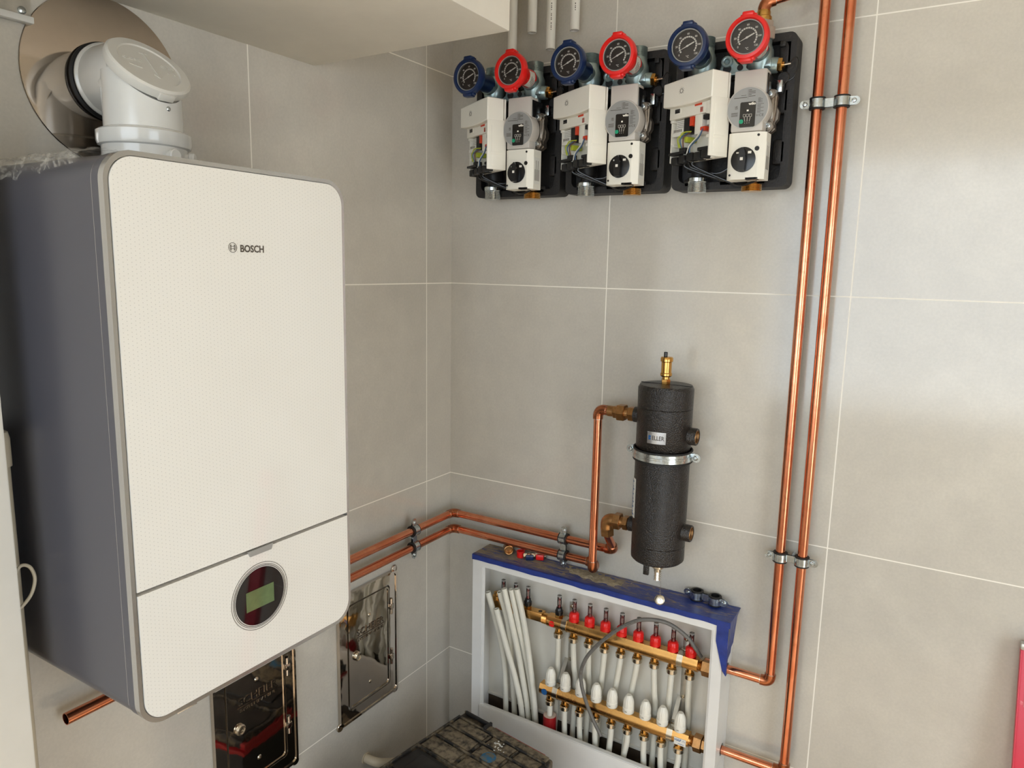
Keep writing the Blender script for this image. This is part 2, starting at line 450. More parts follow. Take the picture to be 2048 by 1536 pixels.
# ------------------------------------------------------------------ the room
FZ, CZ = -0.95, 1.78
RX, RY = 2.7, -3.4
struct('wall_back', MB().box((-0.12, 0, FZ), (RX + 0.12, 0.12, CZ)), M['tile_b'], flat=True)
struct('wall_left', MB().box((-0.12, RY - 0.12, FZ), (0, 0, CZ)), M['tile_l'], flat=True)
struct('floor', MB().box((-0.12, RY - 0.12, FZ - 0.1), (RX + 0.12, 0.12, FZ)), M['floor'], flat=True)
struct('ceiling', MB().box((-0.12, RY - 0.12, CZ), (RX + 0.12, 0.12, CZ + 0.1)), M['ceil'], flat=True)
DY0, DY1, DZ = -2.15, -0.95, 1.15
w = MB()
w.box((RX, RY, FZ), (RX + 0.12, DY0, CZ)).box((RX, DY1, FZ), (RX + 0.12, 0, CZ)).box((RX, DY0, DZ), (RX + 0.12, DY1, CZ))
struct('wall_right', w, M['plaster'], flat=True)
WX0, WX1, WZ0, WZ1 = 0.15, 2.40, -0.30, 1.42
w = MB()
w.box((0, RY - 0.12, FZ), (WX0, RY, CZ)).box((WX1, RY - 0.12, FZ), (RX, RY, CZ)).box((WX0, RY - 0.12, WZ1), (WX1, RY, CZ)).box((WX0, RY - 0.12, FZ), (WX1, RY, WZ0))
struct('wall_rear', w, M['plaster'], flat=True)
w = MB().band(rr(1.2, DZ - FZ, 0.001, 1), rr(1.08, DZ - FZ - 0.12, 0.001, 1), (RX + 0.04, (DY0 + DY1) / 2, (DZ + FZ) / 2), Y, Z, X, 0.05)
struct('door_1', w, M['plaster_w'], flat=True)
w = MB().band(rr(WX1 - WX0, WZ1 - WZ0, 0.001, 1), rr(WX1 - WX0 - 0.12, WZ1 - WZ0 - 0.12, 0.001, 1), ((WX0 + WX1) / 2, RY - 0.08, (WZ0 + WZ1) / 2), X, Z, Y, 0.05)
struct('window_1', w, M['plaster_w'], flat=True)
struct('trim_1', MB().box((0, -2.6, FZ), (0.12, -1.302, CZ), 0.004), M['plaster_w'])
tag(struct('trim_2', MB().box((0.0, -3.0, 1.106), (0.536, -0.542, CZ), 0.002), M['plaster_w']), 'white boxed-in duct under the ceiling above the boiler', 'duct')
struct('ground_outside', MB().box((RX + 0.12, -9, FZ - 0.2), (9, 3, FZ - 0.02)).box((-5, -9, FZ - 0.2), (RX + 0.12, RY - 0.12, FZ - 0.02)), M['outside'], flat=True)

# ------------------------------------------------------------------ boiler
BY0, BY1, BZ0, BZ1, BX = -1.260, -0.820, -0.044, 0.800, 0.360
bc = (0, (BY0 + BY1) / 2, (BZ0 + BZ1) / 2)
boiler = thing('wall_boiler', 'large white glass fronted gas boiler with grey sides on the left wall', 'boiler', (0.0, -1.04, BZ0))
b = MB()
b.prism(rr(0.436, 0.838, 0.036, 8), (0.002, bc[1], bc[2]), Y, Z, X, 0.346)
b.band(rr(0.439, 0.841, 0.038, 8), rr(0.43, 0.83, 0.034, 8), (0.328, bc[1], bc[2]), Y, Z, X, 0.018)
b.build('casing', M['blr_side'], boiler)
MB().band(rr(0.4385, 0.8405, 0.038, 10), rr(0.43, 0.832, 0.036, 10), (0.3268, bc[1], bc[2]), Y, Z, X, 0.0012).build('side_seam', M['trim'], boiler)
MB().prism(rr(0.441, 0.845, 0.042, 10), (0.346, bc[1], bc[2]), Y, Z, X, 0.004).band(rr(0.441, 0.845, 0.042, 10), rr(0.429, 0.832, 0.038, 10), (0.350, bc[1], bc[2]), Y, Z, X, 0.0085).build('front_trim', M['trim'], boiler)
zs = 0.173
full = rr(0.426, 0.829, 0.036, 10)
zl = zs - bc[2]
up = [(p, q) for p, q in full if q > zl]
up = [(p, q) for p, q in full[:22]] + [(-0.213, zl + 0.0025), (0.213, zl + 0.0025)]
lo_ = [(p, q) for p, q in full[22:]] + [(0.213, zl - 0.0035), (-0.213, zl - 0.0035)]
MB().prism(up, (0.350, bc[1], bc[2]), Y, Z, X, 0.010).build('upper_glass_panel', M['front'], boiler)
lowp = MB().prism(lo_, (0.350, bc[1], bc[2]), Y, Z, X, 0.010).build('lower_glass_panel', M['front'], boiler)
MB().prism([(-0.026, 0.0), (-0.022, -0.010), (0.022, -0.010), (0.026, 0.0)], (0.3595, -1.035, 0.1735), Y, Z, X, 0.0035).build('flap_grip', M['grey_pl'], boiler)
DC = (0.3602, -1.038, 0.087)
rings = MB()
for rad, wd in ((0.0590, 0.0007), (0.0555, 0.0008), (0.0532, 0.0011)):
    rings.band(circ(rad, 64), circ(rad - wd, 64), DC, Y, Z, X, 0.0004)
disp = MB().prism(circ(0.0505, 64), DC, Y, Z, X, 0.0008).build('display', M['blackglass'], lowp)
MB().box((0.3612, -1.068, 0.067), (0.3616, -1.010, 0.102)).build('screen', M['lcd'], disp)
rings.build('display_rings', M['print'], lowp)
lg = MB()
lg.text('BOSCH', (0.3603, -1.0275, 0.6745), Y, Z, X, 0.0108, 0.0003, sx=0.93, bold=0.025)
ec = (0.3603, -1.0645, 0.6755)
lg.band(circ(0.0078, 32), circ(0.0071, 32), ec, Y, Z, X, 0.0003)
for sgn in (-1, 1):
    A = [(sgn * math.cos(math.radians(t)) * 0.0056, math.sin(math.radians(t)) * 0.0056) for t in (-55, -30, 0, 30, 55)]
    B = [(p - sgn * 0.0007, q) for p, q in A]
    lg.band(A, B, ec, Y, Z, X, 0.0003, closed=False)
    lg.box((0.3603, ec[1] + sgn * 0.0030 - 0.0004, ec[2] - 0.0046), (0.3606, ec[1] + sgn * 0.0030 + 0.0004, ec[2] + 0.0046))
    lg.box((0.3603, ec[1] - 0.003, ec[2] + sgn * 0.0018 - 0.0004), (0.3606, ec[1] + 0.003, ec[2] + sgn * 0.0018 + 0.0004))
lg.build('maker_emblem', M['print'], boiler)
MB().box((0.30, -1.13, BZ0 - 0.007), (0.352, -0.88, BZ0 + 0.002), 0.002).build('bottom_rail', M['grey_pl'], boiler)
MB().box((0.342, -1.20, BZ0 - 0.005), (0.356, -1.165, BZ0 + 0.002), 0.001).build('latch', M['trim'], boiler)

# flue elbow standing on the boiler
FX, FY = 0.108, -1.04
flue = thing('flue_elbow', 'white enamelled flue elbow with slanted inspection cap on top of the boiler', 'flue pipe', (FX, FY, BZ1))
b = MB()
b.lathe([(0.068, 0), (0.068, 0.044), (0.073, 0.046), (0.075, 0.052), (0.075, 0.068), (0.071, 0.071), (0.063, 0.074)], (FX, FY, BZ1 - 0.001), Z, 48)
b.build('collar', M['white_flue'], flue)
FZc = 0.963
b = MB()
PLN = 1.084
vs = []; fs = []; n = 56
for j in range(2):
    for k in range(n):
        a = 2 * PI * k / n; x = FX + 0.0625 * math.cos(a); y = FY + 0.0625 * math.sin(a)
        vs.append((x, y, BZ1 + 0.05 if j == 0 else min(FZc, PLN - x)))
for j in range(2):
    for k in range(n):
        a = 2 * PI * k / n; z = FZc + 0.06 * math.cos(a); y = FY + 0.06 * math.sin(a)
        vs.append((0.014 if j == 0 else min(FX, PLN - z), y, z))
for b0 in (0, 2 * n):
    for k in range(n): fs.append((b0 + k, b0 + (k + 1) % n, b0 + n + (k + 1) % n, b0 + n + k))
    fs.append(tuple(b0 + n + k for k in range(n)))
b.add(vs, fs)
nn = V((1, 0, 1)).normalized()
cc = V((FX, FY, FZc)) + nn * 0.002 + V((0.002, 0, -0.010))
b.lathe([(0.0605, -0.03), (0.0605, 0.018), (0.062, 0.022)], cc, nn, 48)
body = b.build('pipe_elbow', M['white_flue'], flue, angle=50)
cap = MB()
co = cc + nn * 0.018
cap.lathe([(0.0625, -0.004), (0.0675, -0.002), (0.0695, 0.004), (0.0690, 0.012), (0.0655, 0.0155), (0.052, 0.0155), (0.050, 0.0135), (0.0, 0.0135)], co, nn, 56, cap=False)
cap.box((-0.004, -0.014, -0.003), (0.004, 0.014, 0.010), 0.002, mtx=Matrix.Translation(co + (V((1, 0, -1)).normalized() * 0.0675)) @ Matrix(((nn.z, 0, nn.x, 0), (0, 1, 0, 0), (-nn.x, 0, nn.z, 0), (0, 0, 0, 1))))
capo = cap.build('inspection_cap', M['cap_pl'], flue)
cu_, cv_ = Y, V((-1, 0, 1)).normalized()
t = MB()
to = co + nn * 0.0136
t.text('CLOSED', to + cu_ * -0.026 + cv_ * 0.008, cu_, cv_, nn, 0.0065, 0.0008, bold=0.01)
t.text('OPEN', to + cu_ * 0.034 + cv_ * 0.006, cu_, cv_, nn, 0.0065, 0.0008, bold=0.01)
def bar(mb, p, q, w_, o, ux, uy, n_, h):
    d = (V((q[0] - p[0], q[1] - p[1], 0))).normalized(); e = V((-d.y, d.x, 0)) * w_ / 2
    mb.prism([(p[0] + e.x, p[1] + e.y), (q[0] + e.x, q[1] + e.y), (q[0] - e.x, q[1] - e.y), (p[0] - e.x, p[1] - e.y)], o, ux, uy, n_, h)
bar(t, (0.004, -0.03), (0.004, 0.034), 0.0025, to, cu_, cv_, nn, 0.001)
bar(t, (-0.004, 0.032), (0.012, 0.032), 0.0022, to, cu_, cv_, nn, 0.001)
bar(t, (-0.003, -0.024), (0.004, -0.031), 0.002, to, cu_, cv_, nn, 0.001)
bar(t, (0.011, -0.024), (0.004, -0.031), 0.002, to, cu_, cv_, nn, 0.001)
bar(t, (-0.038, -0.008), (-0.018, -0.012), 0.003, to, cu_, cv_, nn, 0.001)
bar(t, (-0.038, -0.008), (-0.032, -0.003), 0.002, to, cu_, cv_, nn, 0.001)
bar(t, (0.028, -0.012), (0.040, -0.006), 0.003, to, cu_, cv_, nn, 0.001)
bar(t, (0.040, -0.006), (0.040, -0.013), 0.002, to, cu_, cv_, nn, 0.001)
t.build('raised_lettering', M['cap_pl'], capo)
sd = V((0.85, -0.53, 0)).normalized()
sp_ = V((FX, FY, 0.905)) + V((0.995, 0.1, 0)).normalized() * 0.0620
MB().lathe([(0.004, 0), (0.004, 0.001), (0.0025, 0.0022), (0, 0.0024)], sp_, V((0.995, 0.1, 0)), 16, cap=False).build('screw', M['zinc'], flue)
for ang, nm in ((2, 'test_port'), (38, 'test_port')):
    d = V((math.cos(math.radians(ang)), math.sin(math.radians(ang)), 0))
    p0 = V((FX, FY, BZ1 + 0.028)) + d * 0.063
    MB().lathe([(0.009, 0), (0.009, 0.01), (0.0105, 0.011), (0.0105, 0.018), (0.009, 0.0195), (0, 0.0195)], p0, d, 20, cap=False).build(nm, M['white_flue'], flue)

disc = MB().lathe([(0.058, 0.0005), (0.1445, 0.0005), (0.1455, 0.0012), (0.1445, 0.0025), (0.058, 0.0032)], (0, -1.036, 0.963), X, 96, cap=False).build('flue_cover_disc', M['inox_disc'])
tag(disc, 'large round polished steel cover disc on the wall behind the flue', 'cover plate')
seal = MB().ring((0.0004, FY, 0.963), X, 0.0562, 0.0575, 0, 0.006, 64).ring((0.0034, FY, 0.963), X, 0.0562, 0.0665, 0, 0.0095, 64, 0.003).build('flue_seal', M['rubber'])
tag(seal, 'black rubber sealing ring where the flue meets the steel disc', 'seal')
seal2 = MB().ring((0.0150, FY, 0.963), X, 0.0600, 0.0640, 0, 0.009, 64, 0.003).build('lip', M['white_flue'], flue)
seal2.location = (0, 0, 0)

# crumpled film on the boiler's top edge
def film():
    mb = MB(); nu, nv = 46, 26; vs = []; fs = []
    for j in range(nv + 1):
        for i in range(nu + 1):
            x = 0.035 + 0.285 * i / nu; s_ = j / nv
            hang = 0.034 * (1 - 0.6 * i / nu) * (1 + 0.5 * noise.noise(V((x * 30, 0, 5))))
            topw = 0.11
            d = s_ * (hang + topw)
            nz = noise.noise(V((x * 45, d * 70, 3))) ; n2 = noise.noise(V((x * 120, d * 90, 9)))
            if d < topw:
                p = V((x, -1.15 - d + 0.0, BZ1 + 0.002 + 0.007 * abs(nz) + 0.003 * abs(n2) + 0.03 * max(0, 1 - abs(x - 0.07) / 0.07) * max(0, 1 - d / 0.05)))
                k = max(0.0, (d - 0.07) / 0.04); p.z -= 0.004 * k
                rise = max(0, 1 - ((x - 0.02) / 0.26)); p.z += 0.0 * rise
            else:
                e = d - topw
                p = V((x, -1.2665 - 0.010 * abs(nz) - 0.004 * abs(n2), BZ1 - 0.004 - e))
            vs.append(p)
    for j in range(nv):
        for i in range(nu):
            a = j * (nu + 1) + i; fs.append((a, a + 1, a + nu + 2, a + nu + 1))
    mb.add(vs, fs); return mb
tag(film().build('plastic_film', M['film'], angle=70), 'crumpled clear protective film over the top edge of the boiler', 'plastic film')

# bracket in the top left corner
br = thing('steel_bracket', 'galvanised steel bracket with screw left of the round flue disc', 'bracket', (0, -1.3, 1.03))
MB().box((0.001, -1.5, 1.036), (0.004, -1.158, 1.30)).box((0.004, -1.5, 1.075), (0.030, -1.185, 1.30), 0.004).build('plate', M['galv'], br)
MB().box((0.001, -1.5, 1.026), (0.018, -1.160, 1.037), 0.002).build('flange', M['white_flue'], br)
MB().lathe([(0.006, 0), (0.006, 0.003), (0.003, 0.005), (0, 0.005)], (0.004, -1.172, 1.046), X, 16, cap=False).build('screw', M['zinc'], br)

# drilled hole marks and scratches stay on the wall tiles
# beige conduit with cap between boiler and pillar
cd = thing('capped_pipe', 'beige plastic pipe with push-on cap beside the white pillar', 'pipe', (0.05, -1.283, FZ))
MB().cyl((0.05, -1.2835, FZ), (0.05, -1.2835, 0.335), 0.0135, seg=24).build('pipe', M['pvc_b'], cd)
MB().lathe([(0.0165, 0), (0.0165, 0.045), (0.014, 0.056), (0.006, 0.061), (0, 0.062)], (0.05, -1.2835, 0.322), Z, 24, cap=False).build('cap', M['pvc_b'], cd)
lp = [(0.095, -1.301, 0.145), (0.09, -1.286, 0.163), (0.09, -1.272, 0.157), (0.09, -1.266, 0.135), (0.092, -1.274, 0.112), (0.095, -1.290, 0.098), (0.095, -1.301, 0.094)]
tag(MB().tube(spline(lp, 6), 0.0028, 10).build('cable_loop', M['pvc_b']), 'small beige cable loop sticking out of the white pillar', 'cable')

# ------------------------------------------------------------------ access doors on the left wall
def access_door():
    r = thing('access_door', '', 'access panel', (0, -0.393, -0.415), 'polished chimney access doors')
    f = MB(); cy, cz = -0.393, -0.415; W, H = 0.236, 0.378
    f.band(rr(W, H, 0.014, 6), rr(W - 0.012, H - 0.012, 0.012, 6), (0.0005, cy, cz), Y, Z, X, 0.012)
    f.band(rr(W - 0.010, H - 0.010, 0.013, 6), rr(W - 0.062, H - 0.068, 0.012, 6), (0.0005, cy, cz), Y, Z, X, 0.009)
    for sy, sz in ((1, 1), (-1, 1), (1, -1), (-1, -1)):
        f.lathe([(0.0115, 0), (0.0115, 0.004), (0.010, 0.0055), (0, 0.0055)], (0.0005, cy + sy * (W / 2 - 0.004), cz + sz * (H / 2 + 0.001)), X, 20)
    f.build('frame', M['inox'], r)
    d = MB()
    d.prism(rr(W - 0.070, H - 0.076, 0.012, 6), (0.001, cy, cz), Y, Z, X, 0.0075)
    d.band(rr(W - 0.070, H - 0.076, 0.012, 6), rr(W - 0.078, H - 0.084, 0.010, 6), (0.008, cy, cz), Y, Z, X, 0.003)
    dd = d.build('door', M['inox'], r)
    MB().lathe([(0.012, 0), (0.013, 0.002), (0.013, 0.005), (0.010, 0.008), (0.0075, 0.0075), (0.0075, 0.006), (0.0, 0.006)], (0.0085, cy - 0.050, cz - 0.005), X, 28, cap=False).band(circ(0.0055, 16), circ(0.003, 16), (0.0145, cy - 0.050, cz - 0.005), Y, Z, X, 0.001).build('lock', M['nickel'], dd)
    b_ = MB()
    for dz in (0.095, -0.108):
        b_.lathe([(0.006, 0), (0.0045, 0.002), (0, 0.0032)], (0.0085, cy + 0.002, cz + dz), X, 20, cap=False)
    b_.build('rivet', M['nickel'], dd)
    for dz in (0.085, -0.072):
        MB().cyl((0.010, cy + W / 2 - 0.0265, cz + dz - 0.024), (0.010, cy + W / 2 - 0.0265, cz + dz + 0.024), 0.0055, seg=16, bev=0.001).box((0.002, cy + W / 2 - 0.034, cz + dz - 0.008), (0.0165, cy + W / 2 - 0.020, cz + dz + 0.008), 0.002).build('hinge', M['inox'], r)
    t_ = MB()
    t_.text('SCHEIER', (0.0086, cy + 0.006, cz + 0.060), Y, Z, X, 0.018, 0.0018, sx=1.15)
    t_.box((0.0086, cy - 0.052, cz + 0.0462), (0.0099, cy + 0.064, cz + 0.0478))
    t_.text('SYSTEMKAMINE', (0.0086, cy + 0.006, cz + 0.0385), Y, Z, X, 0.0072, 0.0014, sx=1.45)
    t_.build('embossed_lettering', M['inox_text'], dd)
    return r
d2 = access_door(); d2['label'] = 'polished steel access door right of the boiler, nearest the room corner'
d1 = copy_tree(d2); d1.location.y = -0.780; d1['label'] = 'polished steel access door directly below the boiler front'

# small conduit elbow low on the left wall
tag(MB().tube(bend([(0.0005, -0.405, -0.760), (0.040, -0.405, -0.760), (0.052, -0.330, -0.800)], 0.028, 8), 0.0125, 18, hollow=0.85).ring((0.0005, -0.405, -0.760), X, 0.013, 0.0165, 0, 0.002).build('conduit_elbow', M['pvc_b'], angle=60), 'small beige conduit elbow leaving the left wall low down', 'conduit')

# ------------------------------------------------------------------ copper pipes
R_ = 0.0112
PYY = -0.04
def pipe_run(root, pts, straight_mat='copper', leg=0.026, open_start=False, open_end=False, r=R_):
    pts = [V(p) for p in pts]
    for i in range(len(pts) - 1):
        a, b_ = pts[i], pts[i + 1]; d = (b_ - a).normalized()
        a2 = a + d * (leg - 0.006 if i > 0 else 0); b2 = b_ - d * (leg - 0.006 if i < len(pts) - 2 else 0)
        hol = 0.88 if (open_start and i == 0) or (open_end and i == len(pts) - 2) else None
        if (b2 - a2).length < 0.002: continue
        n = max(2, int((b2 - a2).length / 0.05)); path = [a2.lerp(b2, k / n) for k in range(n + 1)]
        MB().tube(path, r, 20, hollow=hol).build('pipe', M[straight_mat], root, angle=60)
    for i in range(1, len(pts) - 1):
        mb = MB(); ends = elbow(mb, pts[i - 1], pts[i], pts[i + 1], r + 0.0024, leg)
        e = mb.build('elbow', M['copper_f'], root, angle=60)
        for p, d in ends: MB().ring(p, d, r, r + 0.0017, -0.0006, 0.0012, 20).build('solder_joint', M['solder'], e)
# lower pipe from under the boiler round the corner and up to the separator
ZA, ZB = -0.114, -0.165
XR = 0.548
runB = thing('copper_pipe', 'lower copper pipe of the corner pair, open-ended under the boiler, rising to the separator', 'pipe', (0.04, -1.215, ZB))
pipe_run(runB, [(0.04, -1.215, ZB), (0.04, PYY, ZB), (XR - 0.012, PYY, ZB), (XR, -0.088, ZB), (XR, -0.088, 0.286), (0.585, -0.092, 0.286)], open_start=True)
u = MB(); uz, uy_ = 0.286, -0.094
u.cyl((0.580, uy_, uz), (0.598, uy_, uz), 0.0142).nut((0.596, uy_, uz), (0.607, uy_, uz), 0.0175).nut((0.607, uy_, uz), (0.628, uy_, uz), 0.0225).cyl((0.626, uy_, uz), (0.640, uy_, uz), 0.0145).nut((0.638, uy_, uz), (0.654, uy_, uz), 0.0195)
u.build('union_fitting', M['bronze'], runB)
runA = thing('copper_pipe', 'upper copper pipe of the corner pair ending in a bronze elbow at the separator foot', 'pipe', (0.04, -0.86, ZA))
pipe_run(runA, [(0.04, -0.860, ZA + 0.10), (0.04, -0.860, ZA), (0.04, PYY, ZA), (0.590, PYY, ZA), (0.590, -0.094, -0.050)], leg=0.024)
u = MB(); bz = -0.006
dv = (V((0.590, -0.1, bz)) - V((0.590, -0.070, -0.078))).normalized()
u.nut(V((0.590, -0.092, -0.052)), V((0.590, -0.096, -0.030)), 0.019)
u.tube(bend([(0.590, -0.094, -0.036), (0.590, -0.098, bz), (0.622, -0.098, bz)], 0.018, 8), 0.0172, 20)
u.nut((0.612, -0.098, bz), (0.630, -0.098, bz), 0.0225).cyl((0.628, -0.098, bz), (0.640, -0.098, bz), 0.0145).nut((0.638, -0.098, bz), (0.652, -0.098, bz), 0.0195)
u.build('bronze_elbow', M['bronze'], runA)
# right hand risers
XL_, XR_ = 1.0235, 1.074
runL = thing('copper_pipe', 'left one of the two tall copper risers, tied to the right-hand pump unit', 'pipe', (0.89, PYY, -0.362))
pipe_run(runL, [(0.860, PYY, -0.362), (XL_, PYY, -0.362), (XL_, PYY, 1.268), (0.904, -0.0785, 1.236), (0.904, -0.0785, 1.206)], leg=0.022)
MB().lathe([(0.0135, 0), (0.015, 0.004), (0.015, 0.012), (0.018, 0.014), (0.0185, 0.022), (0.0175, 0.026)], (0.904, -0.0785, 1.219), -Z, 24).build('brass_adapter', M['brass'], runL)
runR = thing('copper_pipe', 'right one of the two tall copper risers, running past it to the cabinet foot', 'pipe', (0.89, PYY, -0.592))
pipe_run(runR, [(0.860, PYY, -0.592), (XR_, PYY, -0.592), (XR_, PYY, CZ)], leg=0.026)

# ------------------------------------------------------------------ pipe clamps
def clamp(label, loc, rotm=None, stud=True):
    r = thing('pipe_clamp', label, 'pipe clamp', (0, 0, 0), 'double pipe clamps')
    s_ = MB(); yc = -0.04
    def strip(sgn):
        O, I = [], []
        th = 0.0018
        O.append((-0.0545, yc - sgn * (th / 2 + 0.0009) * 1)); I.append((-0.0545, yc - sgn * 0.0))
        for cx in (-0.025, 0.025):
            a0 = 12
            for k in range(13):
                a = math.radians(180 - a0 - (180 - 2 * a0) * k / 12)
                O.append((cx + 0.0168 * math.cos(a), yc - sgn * 0.0168 * math.sin(a)))
                I.append((cx + 0.0150 * math.cos(a), yc - sgn * 0.0150 * math.sin(a)))
        O.append((0.0545, yc - sgn * (th / 2 + 0.0009))); I.append((0.0545, yc))
        O = [(a, min(b_, yc - 0.0018) if sgn > 0 else max(b_, yc + 0.0018)) for a, b_ in O]
        I = [(a, min(b_, yc) if sgn > 0 else max(b_, yc)) for a, b_ in I]
        s_.band(O, I, (0, 0, -0.009), X, Y, Z, 0.018, closed=False)
    strip(1); strip(-1)
    for sx in (-1, 1):
        s_.cyl((sx * 0.0525, yc - 0.0018, 0), (sx * 0.0525, yc + 0.0018, 0), 0.009, seg=20)
    if stud: s_.cyl((0, yc + 0.001, 0), (0, -0.0005, 0), 0.004, seg=12)
    s_.build('bracket', M['zinc'], r)
    for cx in (-0.025, 0.025):
        MB().ring((cx, yc, 0), Z, 0.0113, 0.0149, -0.0125, 0.0125, 28, 0.0008).ring((cx, yc, 0), Z, 0.0113, 0.0168, 0.0092, 0.0128, 28, 0.0008).ring((cx, yc, 0), Z, 0.0113, 0.0168, -0.0128, -0.0092, 28, 0.0008).build('rubber_lining', M['rubber'], r)
    for sx in (-1, 1):
        MB().lathe([(0.0052, 0), (0.0052, 0.002), (0.0035, 0.004), (0.0018, 0.0042), (0.0015, 0.003), (0, 0.003)], (sx * 0.0500, yc - 0.0018, 0), -Y, 18, cap=False).build('screw', M['zinc'], r)
    r.location = loc
    if rotm: r.rotation_euler = rotm.to_euler()
    return r
RM = lambda cx, cy, cz: Matrix((cx, cy, cz)).transposed()
xm = (XL_ + XR_) / 2
c1 = clamp('double clamp high on the two tall copper risers', (xm, 0, 1.020))
def reclamp(label, loc, rot):
    c = copy_tree(c1); c.location = loc; c.rotation_euler = rot.to_euler() if rot else (0, 0, 0); c['label'] = label; return c
reclamp('double clamp low on the two tall copper risers', (xm, 0, -0.031), None)
zm = (ZA + ZB) / 2
reclamp('double clamp on the corner copper pair, on the back wall above the cabinet', (0.433, 0, zm), RM((0, 0, 1), (0, 1, 0), (-1, 0, 0)))
reclamp('double clamp on the corner copper pair, on the left wall by the corner', (0, -0.232, zm), RM((0, 0, 1), (-1, 0, 0), (0, -1, 0)))
lc = clamp('loose double pipe clamp lying on the right end of the cabinet top', (0.851, 0.016, -0.1905), Matrix.Rotation(math.radians(-7), 3, 'Z'), stud=False)

# ------------------------------------------------------------------ white conduits hanging from the ceiling
for x_, zb, lab in ((0.236, 1.150, 'leftmost hanging white conduit, ending behind the left red thermometer'), (0.297, 1.266, 'second white conduit from the left with short open end'), (0.354, 1.217, 'third white conduit from the left, longest with a visible end'), (0.423, 1.254, 'rightmost of the four hanging white conduits, ending above the middle pump unit')):
    mb = MB().tube([(x_, -0.05, zb), (x_, -0.05, CZ)], 0.0125, 24, hollow=0.84)
    c = thing('conduit', lab, 'conduit', (x_, -0.05, zb), 'white conduits above the pump units')
    mb.build('tube', M['pvc'], c, angle=60)
    if x_ > 0.3:
        tm = MB(); k = V((0.5, -0.86, 0)).normalized(); sd_ = V((0.86, 0.5, 0))
        for q in range(16):
            o_ = V((x_, -0.05, zb + 0.045 + q * 0.0048)) + k * 0.0122
            if q % 5 != 4: tm.prism([(-0.0011, 0), (0.0011, 0), (0.0011, 0.0022 + 0.0012 * (q % 2)), (-0.0011, 0.0022 + 0.0012 * (q % 2))], o_, sd_, Z, k, 0.0005)
        tm.build('print', M['print'], c)

# ------------------------------------------------------------------ separator
sx_, sy_ = 0.735, -0.100
sep = thing('hydraulic_separator', 'black foam insulated hydraulic separator cylinder on the back wall above the cabinet', 'hydraulic separator', (sx_, 0, -0.08))
s_ = MB()
SB, ST = -0.083, 0.372
s_.lathe([(0.030, 0), (0.062, 0.001), (0.067, 0.006), (0.0675, 0.012), (0.0675, 0.045), (0.0665, 0.046), (0.0675, 0.047), (0.068, 0.268), (0.0665, 0.270), (0.0665, 0.298), (0.068, 0.300), (0.068, 0.398), (0.067, 0.399), (0.068, 0.400), (0.0685, 0.436), (0.0685, 0.447), (0.064, 0.455), (0.015, 0.456)], (sx_, sy_, SB), Z, 72)
s_.box((sx_ - 0.003, sy_ - 0.0702, SB + 0.27 + 0.19), (sx_ - 0.0005, sy_ - 0.066, SB + 0.456)) if False else None
for pz in (0.250, 0.002):
    s_.lathe([(0.0215, 0), (0.0215, 0.084), (0.0200, 0.086), (0.0165, 0.085), (0.0160, 0.070)], (sx_, sy_, pz), X, 28)
for pz in (0.286, -0.006):
    s_.cyl((sx_, sy_ + 0.004, pz), (0.6545, sy_ + 0.004, pz), 0.020)
s_.box((sx_ - 0.012, sy_ - 0.066, SB - 0.022), (sx_ + 0.002, sy_ - 0.058, SB + 0.006), 0.001)
s_.build('insulation', M['sepfoam'], sep, angle=40)
MB().box((sx_ - 0.066, sy_ - 0.001, ST + 0.0002), (sx_ + 0.066, sy_ + 0.001, ST + 0.0018)).build('seam', M['blackmt'], sep)
for pz in (0.250, 0.002):
    MB().thread((sx_ + 0.074, sy_, pz), (sx_ + 0.0858, sy_, pz), 0.0168, cap=False).build('port_thread', M['bronze'], sep)
vn = MB()
vn.nut((sx_ - 0.002, sy_, ST), (sx_ - 0.002, sy_, ST + 0.014), 0.0115).cyl((sx_ - 0.002, sy_, ST + 0.012), (sx_ - 0.002, sy_, ST + 0.022), 0.0095)
vn.lathe([(0.012, 0), (0.0145, 0.003), (0.0145, 0.008), (0.0128, 0.010), (0.0128, 0.036), (0.0155, 0.038), (0.0155, 0.046), (0.0135, 0.049), (0.005, 0.050)], (sx_ - 0.002, sy_, ST + 0.020), Z, 28)
vo = vn.build('air_vent', M['brass'], sep)
MB().cyl((sx_ - 0.0055, sy_, ST + 0.069), (sx_ - 0.0055, sy_, ST + 0.081), 0.0045, seg=14, bev=0.001).build('vent_cap', M['blackpl'], vo)
cl = MB()
zc = 0.197
cl.ring((sx_, sy_, zc), Z, 0.0715, 0.0745, -0.011, 0.011, 72, 0.001).ring((sx_, sy_, zc), Z, 0.072, 0.0760, -0.003, 0.003, 72, 0.001)
for s3 in (-1, 1):
    cl.box((sx_ + s3 * 0.073, sy_ - 0.0015, zc - 0.011), (sx_ + s3 * 0.086, sy_ + 0.0015, zc + 0.011), 0.0005).cyl((sx_ + s3 * 0.086, sy_ - 0.0016, zc), (sx_ + s3 * 0.086, sy_ + 0.0016, zc), 0.011, seg=24)
cl.cyl((sx_, sy_ + 0.0735, zc), (sx_, -0.0005, zc), 0.005, seg=14)
co_ = cl.build('clamp_ring', M['zinc'], sep)
for s3 in (-1, 1):
    MB().lathe([(0.0058, 0), (0.0058, 0.003), (0.004, 0.005), (0.002, 0.0052), (0.0018, 0.004), (0, 0.004)], (sx_ + s3 * 0.085, sy_ - 0.0016, zc), -Y, 18, cap=False).build('screw', M['zinc'], co_)
MB().ring((sx_, sy_, zc), Z, 0.067, 0.0712, -0.015, 0.015, 72, 0.001).ring((sx_, sy_, zc), Z, 0.067, 0.0742, 0.0115, 0.015, 72).ring((sx_, sy_, zc), Z, 0.067, 0.0742, -0.015, -0.0115, 72).build('rubber_lining', M['rubber'], sep)
